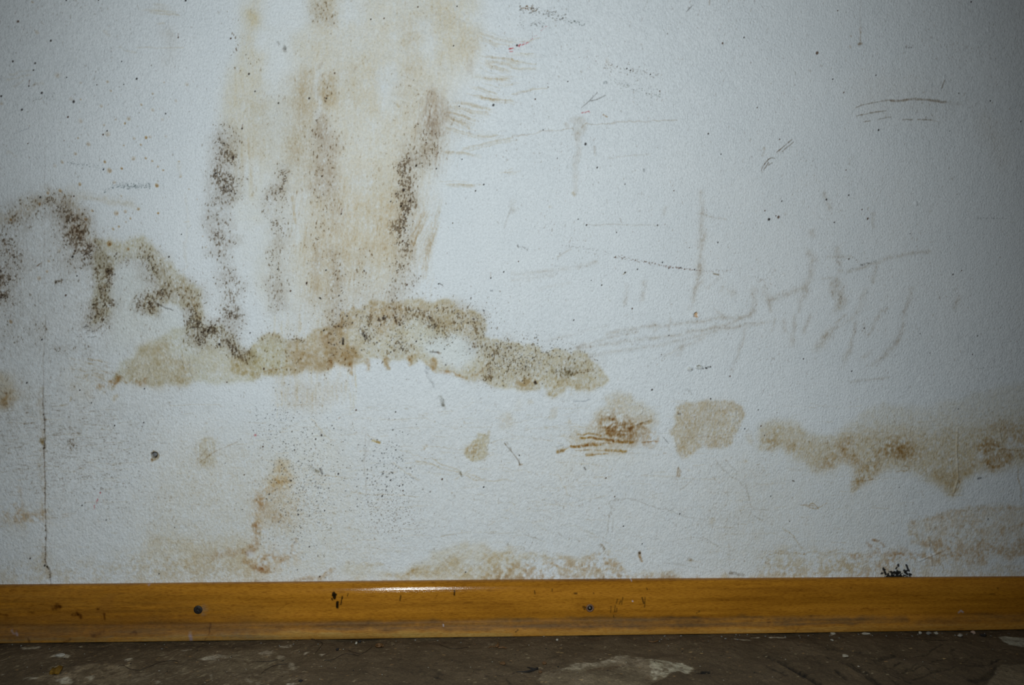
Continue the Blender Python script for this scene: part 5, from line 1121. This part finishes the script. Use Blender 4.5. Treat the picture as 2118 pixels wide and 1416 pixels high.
F(15, [(1100, 943), (1110, 920), (1190, 900), (1280, 885), (1370, 845), (1450, 860), (1500, 943)], (.72, .70, .64), .75, 1.2, 2, '')
F(15, [(1520, 830), (1640, 826), (1650, 840), (1560, 856), (1525, 845)], (.03, .03, .03), 1, .8, 1, ''); FC.hump(15, [(1540, 840), (1630, 836)], 6, -.006, 3)
# trowel arcs, right
for q, w in [([(120, 760), (400, 940)], 10), ([(-20, 700), (250, 850), (420, 943)], 8), ([(500, 720), (650, 780), (800, 850), (900, 943)], 9), ([(680, 770), (860, 870), (930, 943)], 7), ([(500, 650), (760, 670), (900, 720)], 7), ([(400, 755), (440, 770)], 6),
             ([(900, 740), (1060, 700)], 9), ([(1180, 690), (1290, 680), (1380, 630), (1430, 600)], 3.5), ([(1110, 835), (1220, 785), (1340, 750), (1450, 720)], 3.5), ([(1200, 890), (1350, 850), (1540, 800)], 4), ([(1740, 800), (1830, 770), (1915, 730)], 4),
             ([(1690, 930), (1800, 880), (1890, 820), (1900, 790)], 14), ([(1500, 670), (1550, 650)], 4), ([(1640, 790), (1720, 790)], 5), ([(1290, 800), (1340, 830)], 8), ([(860, 735), (900, 770)], 5), ([(980, 840), (1090, 880)], 5), ([(1040, 900), (1060, 943)], 5), ([(1130, 900), (1180, 930)], 5),
             ([(560, 830), (640, 900)], 8), ([(0, 800), (150, 860)], 10), ([(180, 800), (320, 880)], 6), ([(1560, 780), (1700, 720)], 2), ([(1100, 760), (1010, 800)], 3), ([(1180, 830), (1260, 800)], 3)]:
    S(16, q, w, (.36, .34, .28), .85, w * .6, 2.5, 'g'); FC.hump(16, q, w * .6, -.0010, 2)
for q, w in [([(60, 760), (360, 943)], 7), ([(560, 760), (760, 900)], 8), ([(1150, 860), (1450, 770)], 6), ([(1050, 690), (1150, 680)], 8), ([(250, 650), (480, 700)], 8)]:
    FC.cover(FC.line(16, q, w, w, 4), (1.45, 1.45, 1.4), .5, 'm')
flight(16, [(1905, 545), (1960, 540), (2050, 560), (2240, 580), (2240, 645), (2080, 630), (2000, 610), (1940, 580)], (3.4, 4.1, 4.6), .85, 1.2, 1.5, 'b')
flight(16, [(1890, 790), (1940, 775), (2240, 775), (2240, 960), (1800, 960), (1850, 880)], (1.9, 1.95, 1.95), .75, 1.5, 2, 'b')
flight(16, [(0, 540), (140, 530), (150, 542), (20, 555)], (4.5, 5.2, 5.6), .8, 1, 1, 'g'); flight(15, [(1820, 568), (1900, 566), (1980, 572), (1850, 578)], (3.6, 4, 4.2), .7, 1, 1, 'g'); flight(15, [(1960, 548), (2060, 548), (2040, 556)], (3.6, 4, 4.2), .7, 1, 1, 'g')
flight(16, [(760, 515), (850, 515), (850, 532), (790, 532)], (4.2, 4.6, 4.8), .8, 1, 1, 'g'); flight(16, [(505, 520), (555, 518), (550, 532), (515, 532)], (4.2, 4.6, 4.8), .8, 1, 1, 'g')
for zi, x, y in [(15, 400, 640), (15, 380, 670), (15, 410, 672), (15, 800, 690), (16, 1170, 635), (16, 1450, 715), (16, 1590, 765), (16, 1970, 678), (15, 1470, 670), (15, 1560, 690), (15, 240, 910), (15, 570, 910), (14, 690, 660), (14, 700, 655)]:
    FC.cover(FC.line(zi, [(x - 6, y), (x + 6, y)], 2.6, 1.2, 1), (5.0, 5.0, 4.4), .8)
S(16, [(1190, 635)], 0.1, DRK, 0)
for k in range(1100):
    x = rf.uniform(-40, 2160); y = 1333 - (x / 2118) * 28 + rf.random() ** 1.2 * 95
    w = rf.uniform(1.4, 2.8) * (1.3 if rf.random() < .08 else 1)
    if rf.random() < .55 * (1.4 if x < 900 else .8): FC.cover(FC.line(0, [(x, y), (x + w, y)], w * .7, w * .4, .5), (4.6, 5.4, 6.4) if rf.random() < .7 else (5, 4.2, 3.0), rf.uniform(.3, .85))
    else: S(0, [(x, y), (x + w * 1.5, y)], w * .9, (.25, .2, .16), .8, w * .4, 1)
for k in range(420):   # faint diagonal streaks of cement film at left
    x = rf.uniform(-40, 620); y = rf.uniform(1345, 1430); L = rf.uniform(4, 18)
    FC.cover(FC.line(0, [(x, y), (x + L, y - L * .35)], rf.uniform(1, 2.4), 1.6, 1), (3.4, 4.0, 4.8), rf.uniform(.2, .6), 'm')
fedge = np.clip(np.minimum(np.arange(FC.na), FC.na - 1 - np.arange(FC.na)) / 30.0, 0, 1)[None, :, None] * np.clip(np.arange(FC.nb) / 30.0, 0, 1)[:, None, None]
FC.col = 1 + (FC.col - 1) * fedge
fa = FC.a0 + np.arange(FC.na) * FC.step; fb = FC.b0 + np.arange(FC.nb) * FC.stepb
fn1 = fnoise((FC.nb, FC.na), 9, 9 * FR, 200); fn2 = fnoise((FC.nb, FC.na), 2.2, 2.2 * FR, 201)
def floor_h(AA=None, BB=None):
    h = fn1 * .0009 + fn2 * .00028 + FC.hgt
    return h
FH = floor_h() * fedge[..., 0]
FH = FH - np.clip(FH, 0, None) * sst(-.024, -.018, fb)[:, None]     # lies just under the board
def floor_fn(A, Bq):
    d = np.pad(FH, ((3, 1), (3, 3)))
    return np.stack([A, Bq, d], -1)
A = np.concatenate([[-2.4, -1.6, min(-1.0, fa[0] - .1)], fa, [max(1.1, fa[-1] + .1), 1.7, 2.6]])
Bq = np.concatenate([[-3.2, -1.6, -.5], fb, [.03]])
fst = np.pad(FC.col, ((3, 1), (3, 3), (0, 0)), constant_values=1)
floor = link('floor', grid_mesh('floor', A, Bq, floor_fn, fst), m_floor)
tag(floor, 'dirty brown cement screed floor with pale plaster patches', 'floor', kind='structure')
def fz(x, y):
    i = int(round((x - FC.a0) / FC.step)); j = int(round((y - FC.b0) / FC.stepb))
    if 0 <= i < FC.na and 0 <= j < FC.nb: return float(FH[j, i])
    return 0.0
def on_floor(zi, x, y):
    p = px(zi, [(x, y)])[0]; w = hit_z(p[0], p[1])
    yy = min(w[1], -.0215)
    return float(w[0]), float(yy), fz(w[0], yy)

# ------------------------------------------------------------------ screws
def lathe(profile, seg=28, name='m'):
    """profile [(r, y)] around the Y axis"""
    bm = bmesh.new(); rings = []
    for r, y in profile:
        if r < 1e-6: rings.append([bm.verts.new((0, y, 0))])
        else: rings.append([bm.verts.new((r * math.cos(2 * math.pi * k / seg), y, r * math.sin(2 * math.pi * k / seg))) for k in range(seg)])
    for a, b in zip(rings[:-1], rings[1:]):
        for k in range(seg):
            k2 = (k + 1) % seg
            if len(a) == 1: bm.faces.new((a[0], b[k], b[k2]))
            elif len(b) == 1: bm.faces.new((a[k2], a[k], b[0]))
            else: bm.faces.new((a[k2], a[k], b[k], b[k2]))
    bmesh.ops.recalc_face_normals(bm, faces=bm.faces)
    me = bpy.data.meshes.new(name); bm.to_mesh(me); bm.free(); return me
def screw(loc, R, label, m_head, tilt=0.0, rot=.35, cross=True, dome=.0006, rec=.0007):
    e = bpy.data.objects.new('screw', None); COL.objects.link(e); e.location = loc
    e.rotation_euler = (tilt, 0, 0)
    tag(e, label, 'screw')
    # a dished head: dense polar grid with the cross pressed in
    seg, nr = 72, 22
    bm = bmesh.new(); rings = []
    for i in range(nr + 1):
        r = R * i / nr
        if i == 0: rings.append([bm.verts.new((0, 0, 0))]); continue
        rings.append([bm.verts.new((r * math.cos(2 * math.pi * k / seg), 0, r * math.sin(2 * math.pi * k / seg))) for k in range(seg)])
    for a, b in zip(rings[:-1], rings[1:]):
        for k in range(seg):
            k2 = (k + 1) % seg
            if len(a) == 1: bm.faces.new((a[0], b[k], b[k2]))
            else: bm.faces.new((a[k2], a[k], b[k], b[k2]))
    for vv in bm.verts:
        x, z = vv.co.x, vv.co.z; r = math.hypot(x, z)
        y = -dome * (1 - (r / R) ** 2) + (.0005 if r > R * .93 else 0)
        if cross:
            cx, cz = x * math.cos(rot) + z * math.sin(rot), -x * math.sin(rot) + z * math.cos(rot)
            arm = R * .60; wd = R * .15
            for p, q in ((cx, cz), (cz, cx)):
                if abs(p) < arm and abs(q) < wd: y = max(y, rec * (1 - abs(p) / arm * .4))
        vv.co.y = y
    bmesh.ops.recalc_face_normals(bm, faces=bm.faces)
    me = bpy.data.meshes.new('head'); bm.to_mesh(me); bm.free()
    hd = link('head', me, m_head, e, smooth=False)
    sh = link('shank', lathe([(R * .97, .0003), (R * .55, R * .45), (R * .42, R * .8), (R * .42, R * 2.2), (0, R * 2.5)], 20, 'shank'), m_head, e)
    return e
bz = hit_y(410, 1260, -.0135)
screw((bz[0], -.0147, bz[2]), .0046, 'blackened cross-head screw in the skirting board, left of the black paint marks', m_black, 0, .25)
bz = hit_y(1220, 1256.5, -.0135)
def ring_washer(parent):
    me = lathe([(.0026, .0002), (.0031, -.0006), (.0038, -.0007), (.0044, -.0001), (.0044, .0008)], 28, 'rim')
    return link('rim', me, simple('split_wood_rim', (.16, .085, .05), .6), parent)
s2 = screw((bz[0], -.0145, bz[2]), .0027, 'small sunken screw with a bright tip in a splintered hole in the skirting', m_black, 0, .8, True, .0014)
ring_washer(s2)
sph = bmesh.new(); bmesh.ops.create_icosphere(sph, subdivisions=3, radius=.0009)
me = bpy.data.meshes.new('burr'); sph.to_mesh(me); sph.free()
bo = link('burr', me, m_steel, s2); bo.location = (-.0004, -.0014, .0006)
s3 = screw((hw[0] - .0004, .0042, hw[2] + .0001), .0022, 'grey screw sunk deep in the chipped round hole in the wall', simple('tarnished_steel', (.16, .165, .17), .6, .2, .2, .3, 900), -.25, .5, False, .0004)

# ------------------------------------------------------------------ loose bits on the floor
def rock(seed, sx, sy, sz, rough=.28, sub=2):
    bm = bmesh.new(); bmesh.ops.create_icosphere(bm, subdivisions=sub, radius=1)
    r = random.Random(seed); ph = [r.uniform(0, 6.3) for _ in range(9)]
    pl = [(Vector((r.uniform(-1, 1), r.uniform(-1, 1), r.uniform(-1, 1))).normalized(), r.uniform(.55, .85)) for _ in range(5)]
    for vv in bm.verts:
        c = vv.co.copy()
        for n, d in pl:            # broken facets
            t = c.dot(n)
            if t > d: c -= n * (t - d)
        k = 1 + rough * .5 * (math.sin(c.x * 3.1 + ph[0]) * math.sin(c.y * 2.7 + ph[1]) + math.sin(c.z * 4.1 + ph[2]) * .5)
        vv.co = Vector((c.x * k * sx, c.y * k * sy, c.z * k * sz))
    lo = min(vv.co.z for vv in bm.verts)
    for vv in bm.verts: vv.co.z -= lo
    me = bpy.data.meshes.new('crumb'); bm.to_mesh(me); bm.free(); return me
def tube(pts, r, seg=7, name='tube', taper=True):
    bm = bmesh.new(); rings = []; n = len(pts)
    P = [Vector(p) for p in pts]
    for i, p in enumerate(P):
        t = (P[min(i + 1, n - 1)] - P[max(i - 1, 0)]).normalized()
        a = t.cross(Vector((0, 0, 1)));
        if a.length < 1e-3: a = t.cross(Vector((0, 1, 0)))
        a.normalize(); b = t.cross(a)
        rr = r[i] if isinstance(r, (list, tuple)) else r * (.35 if taper and i in (0, n - 1) else 1)
        rings.append([bm.verts.new(p + a * (rr * math.cos(2 * math.pi * k / seg)) + b * (rr * math.sin(2 * math.pi * k / seg))) for k in range(seg)])
    for a, b in zip(rings[:-1], rings[1:]):
        for k in range(seg): bm.faces.new((a[k], a[(k + 1) % seg], b[(k + 1) % seg], b[k]))
    bm.faces.new(rings[0][::-1]); bm.faces.new(rings[-1])
    bmesh.ops.recalc_face_normals(bm, faces=bm.faces)
    me = bpy.data.meshes.new(name); bm.to_mesh(me); bm.free(); return me
def smooth_path(P, n=8):
    out = []
    for i in range(len(P) - 1):
        p0 = P[max(i - 1, 0)]; p1 = P[i]; p2 = P[i + 1]; p3 = P[min(i + 2, len(P) - 1)]
        for k in range(n):
            t = k / n
            out.append(tuple(.5 * ((2 * b) + (-a + c) * t + (2 * a - 5 * b + 4 * c - d) * t * t + (-a + 3 * b - 3 * c + d) * t ** 3) for a, b, c, d in zip(p0, p1, p2, p3)))
    out.append(tuple(P[-1])); return out
def place(o, p, rz=0, dz=0):
    o.location = (p[0], p[1], p[2] + dz); o.rotation_euler = (0, 0, rz); return o

rr = random.Random(11)
# crumbs: three kinds, every one a thing of its own
kinds = [('plaster_crumb', m_plaster, 'tiny white plaster crumb lying loose on the brown screed', 'crumb', 'white plaster crumbs scattered on the floor'),
         ('grit_grain', m_grey, 'tiny grey grain of grit in the joint below the skirting', 'grit', 'grey grit along the foot of the skirting'),
         ('black_grit', m_dark, 'tiny black speck of dirt on the brown screed', 'dirt', 'black specks of dirt on the floor')]
protos = [[rock(100 + 10 * k + j, 1, .8, .6) for j in range(4)] for k in range(3)]
for k in range(3):
    for me in protos[k]:
        me.materials.append(kinds[k][1]); me.polygons.foreach_set('use_smooth', [True] * len(me.polygons))
def crumb(kind, p, s, rz=None):
    n, m, lab, cat, grp = kinds[kind]
    o = bpy.data.objects.new(n, rr.choice(protos[kind])); COL.objects.link(o)
    o.scale = (s * rr.uniform(.8, 1.3), s * rr.uniform(.7, 1.1), s * rr.uniform(.6, 1))
    place(o, p, rr.uniform(0, 6.3) if rz is None else rz, -s * .12)
    tag(o, lab, cat, grp); return o
for k in range(70):     # along the right hand joint and sparser elsewhere
    x = rr.uniform(1500, 2110) if k < 38 else rr.uniform(10, 1500)
    y = 1333 - x / 2118 * 29 + (rr.random() ** 2) * 12
    crumb(1, on_floor(0, x, y), rr.uniform(.0005, .0013))
for k in range(55):
    x = rr.uniform(10, 2110); y = rr.uniform(1345 - x / 2118 * 28, 1412)
    crumb(0, on_floor(0, x, y), rr.uniform(.0004, .0009))
for k in range(34):
    x = rr.uniform(10, 2110); y = rr.uniform(1338 - x / 2118 * 28, 1412)
    crumb(2, on_floor(0, x, y), rr.uniform(.0005, .0010))
def single(name, me, m, p, label, cat, rz=0, dz=0, smooth=True):
    o = link(name, me, m, None, smooth); place(o, p, rz, dz); tag(o, label, cat); return o
single('pebble', rock(1, .0036, .0036, .0012, .1, 3), m_stone, on_floor(16, 632, 716), 'flat pale oval pebble on the trowelled screed, lower right', 'pebble', .2)
single('pebble', rock(2, .0016, .0020, .0010, .1, 3), m_plaster, on_floor(16, 523, 578), 'small round white pebble just below the skirting, above the flat oval pebble', 'pebble', .6)
single('pebble', rock(3, .0014, .0014, .0006, .1, 3), m_stone, on_floor(16, 742, 792), 'small flat beige pebble right of the larger flat oval pebble', 'pebble')
single('pebble', rock(4, .0016, .0016, .0012, .1, 3), m_plaster, on_floor(15, 368, 578), 'white pebble below the skirting left of the sunken skirting screw', 'pebble')
single('pebble', rock(5, .0016, .0020, .0012, .2, 3), m_plaster, on_floor(14, 826, 602), 'white pebble beside two black lumps near the curled brown husk', 'pebble')
single('plaster_lump', rock(6, .0026, .0022, .0018, .3, 3), m_plaster, on_floor(16, 1385, 524), 'white plaster lump under the right end of the skirting', 'plaster lump')
single('plaster_lump', rock(7, .0022, .0020, .0016, .3, 3), m_plaster, on_floor(16, 1252, 518), 'small white plaster lump in the row of rubble under the skirting', 'plaster lump')
single('plaster_lump', rock(8, .0034, .0026, .0018, .3, 3), m_grey, on_floor(16, 1325, 524), 'flat grey plaster lump between the two white lumps under the skirting', 'plaster lump')
single('plaster_lump', rock(9, .0042, .0028, .0018, .3, 3), m_chip, on_floor(16, 1585, 545), 'broken greyish plaster lump by the black oval seed', 'plaster lump', .3)
single('plaster_lump', rock(19, .0030, .0022, .0018, .3, 3), simple('pinkish_plaster', (.30, .21, .16), .8), on_floor(16, 1690, 516), 'pinkish brown plaster lump under the skirting near the right edge', 'plaster lump', -.4)
single('plaster_flake', rock(12, .0052, .0024, .0010, .3, 3), m_plaster, on_floor(16, 805, 524), 'long white plaster flake against the foot of the skirting', 'plaster flake', 0)
single('plaster_flake', rock(13, .0030, .0022, .0010, .3, 3), m_plaster, on_floor(16, 530, 524), 'short white plaster flake under the skirting above the round white pebble', 'plaster flake', 0)
single('plaster_flake', rock(14, .0046, .0040, .0008, .3, 3), m_chip, on_floor(13, 500, 709), 'thin pale plaster flake on the screed above the ochre leaf scrap', 'plaster flake', .15)
single('seed', rock(15, .0042, .0020, .0014, .08, 3), m_dark, on_floor(16, 1772, 540), 'black oval seed under the skirting near the right edge', 'seed', -.45)
single('dirt_lump', rock(16, .0022, .0018, .0016, .4, 3), m_dark, on_floor(14, 857, 582), 'black dirt lump touching the foot of the skirting', 'dirt')
single('dirt_lump', rock(17, .0018, .0022, .0014, .4, 3), m_dark, on_floor(14, 670, 672), 'black dirt lump on the screed between the bent hair and the curled husk', 'dirt')
single('dirt_lump', rock(18, .0018, .0026, .0012, .4, 3), m_dark, on_floor(14, 367, 916), 'black dirt lump at the lower edge of the screed', 'dirt')
single('seed_husk', rock(20, .0034, .0042, .0010, .2, 3), m_seed, on_floor(14, 2040, 770), 'flat brown seed husk on the screed left of the black wood splinter', 'husk', -.3)
single('seed_husk', rock(21, .0024, .0034, .0012, .2, 3), m_seed, on_floor(15, 262, 772), 'reddish brown seed husk to the right of the black wood splinter', 'husk', .3)
single('seed_husk', rock(22, .0022, .0026, .0010, .2, 3), m_seed, on_floor(15, 228, 838), 'brown seed husk at the edge of the pale plaster patch', 'husk', .3)
# ochre scrap with a folded front edge
def scrap():
    bm = bmesh.new(); nx, ny = 12, 8
    g = [[None] * (nx + 1) for _ in range(ny + 1)]
    for j in range(ny + 1):
        for i in range(nx + 1):
            u, v = i / nx - .5, j / ny - .5
            w = 1 - .18 * abs(v) + .08 * math.sin(v * 9 + u * 4)
            z = .0012 + .0016 * math.cos(v * 3.1) + .0008 * math.sin(u * 7 + 1) - .0016 * max(0, -v - .25) * 3
            g[j][i] = bm.verts.new((u * .0100 * w, v * .0165 * (1 + .1 * math.sin(u * 6)), z))
    for j in range(ny):
        for i in range(nx): bm.faces.new((g[j][i], g[j][i + 1], g[j + 1][i + 1], g[j + 1][i]))
    r = bmesh.ops.solidify(bm, geom=list(bm.faces), thickness=.0007)
    lo = min(v.co.z for v in bm.verts)
    for v in bm.verts: v.co.z -= lo
    me = bpy.data.meshes.new('leaf_scrap'); bm.to_mesh(me); bm.free(); return me
single('leaf_scrap', scrap(), m_leaf, on_floor(13, 468, 828), 'folded ochre yellow leaf scrap lying on the screed, lower left', 'leaf scrap', .15)
# splinter: two prongs
pw = on_floor(15, 165, 806)
def fl(zi, x, y, dz=.0006):
    p = on_floor(zi, x, y); return (p[0], p[1], p[2] + dz)
def local(pts, base): return [(a - base[0], b - base[1], c - base[2]) for a, b, c in pts]
def bent(name, zi, pts, r, m, label, cat, dz=.0008, n=8, taper=True, lift=None):
    W_ = []
    for i, p in enumerate(pts):
        if len(p) == 3: W_.append(tuple(p)) ; continue
        q = fl(zi, p[0], p[1], dz); W_.append(q)
    W_ = smooth_path(W_, n)
    W_ = [(a, b, max(c, fz(a, b) + dz * .8)) for a, b, c in W_]
    base = W_[0]
    o = link(name, tube(local(W_, base), r, 6, name, taper), m); o.location = base
    return tag(o, label, cat)
t = bpy.data.objects.new('wood_splinter', None); COL.objects.link(t); t.location = pw
tag(t, 'black forked wood splinter on the screed right of the flat brown husk', 'splinter')
for pts, r in (([(205, 808), (160, 800), (122, 786)], [.0003, .0010, .0003]), ([(208, 806), (170, 818), (110, 835), (30, 850)], [.0014, .0013, .0009, .0002])):
    P_ = [fl(15, *p) for p in pts]
    link('prong', tube(local(P_, pw), r, 7, 'prong'), m_dark, t)
# dead insect-like seed with hooked wings
pb = fl(14, 1990, 638, .0008)
t = bpy.data.objects.new('winged_seed', None); COL.objects.link(t); t.location = pb
tag(t, 'dry brown winged seed with thin curled arms under the skirting centre', 'seed')
body = rock(31, .0022, .0022, .0016, .2, 3); link('kernel', body, m_seed, t)
for pts, r, nm in (([(1975, 640), (1950, 632), (1920, 643)], .0005, 'arm'), ([(2000, 646), (2040, 645), (2072, 655)], .0009, 'arm'), ([(1990, 636), (2000, 616), (1996, 602)], .0006, 'stalk'), ([(1996, 634), (2012, 612)], .0005, 'stalk')):
    P_ = smooth_path([fl(14, *p, .0012) for p in pts], 5)
    link(nm, tube(local(P_, pb), r, 6, nm), m_seed, t)
# curled husk
pc = fl(14, 1015, 630, .0003)
P_ = [(.0042 * math.cos(a) * (1 - a * .06), .0050 * math.sin(a) * (1 - a * .06), .0014 + .0003 * a) for a in [k * .35 for k in range(20)]]
o = link('curled_husk', tube(P_, [.0010 + .0004 * math.sin(k * .5) for k in range(20)], 7, 'curled_husk'), m_seed); o.location = pc
tag(o, 'curled brown husk just below the skirting with a long hair beside it', 'husk')
bent('twig', 15, [(1125, 578), (1165, 584), (1208, 575)], .0007, m_seed, 'short dark twig on the screed under the right of the skirting marks', 'twig')
# hairs
HR = .00024
bent('hair', 14, [(455, 575), (500, 597), (548, 605), (530, 640), (485, 692)], HR, m_hair, 'sharply bent dark hair on the screed below the black paint marks', 'hair')
bent('hair', 14, [(560, 750), (640, 742), (720, 708), (800, 700), (850, 712)], HR, m_hair, 'long wavy dark hair lying across the screed left of the curled husk', 'hair')
bent('hair', 14, [(870, 690), (910, 672), (945, 640), (955, 628)], HR, m_hair, 'short curved hair leading up to the curled husk', 'hair')
bent('hair', 14, [(0, 745), (100, 748), (180, 738)], HR, m_hair, 'faint straight hair on the screed left of the white flecks', 'hair')
bent('hair', 14, [(40, 850), (80, 810), (150, 780), (260, 770)], HR * .8, m_hair, 'thin arched hair on the screed below the straight hair', 'hair')
bent('hair', 13, [(975, 805), (1010, 795), (1080, 818), (1160, 822), (1240, 800), (1310, 760), (1400, 735), (1480, 745)], HR * .9, m_hair, 'very long S-shaped hair on the screed below the left skirting screw', 'hair')
bent('hair', 14, [(1510, 605), (1550, 635), (1640, 650), (1760, 630)], HR * .8, m_hair, 'fine hair in a shallow curve left of the winged seed', 'hair')
bent('hair', 14, [(870, 694), (800, 685), (760, 668)], HR, m_hair, 'short fine hair left of the curved hair by the curled husk', 'hair')
bent('hair', 16, [(1120, 560), (1290, 575), (1480, 585)], HR, m_hair, 'nearly straight hair below the rubble at the right of the skirting', 'hair')
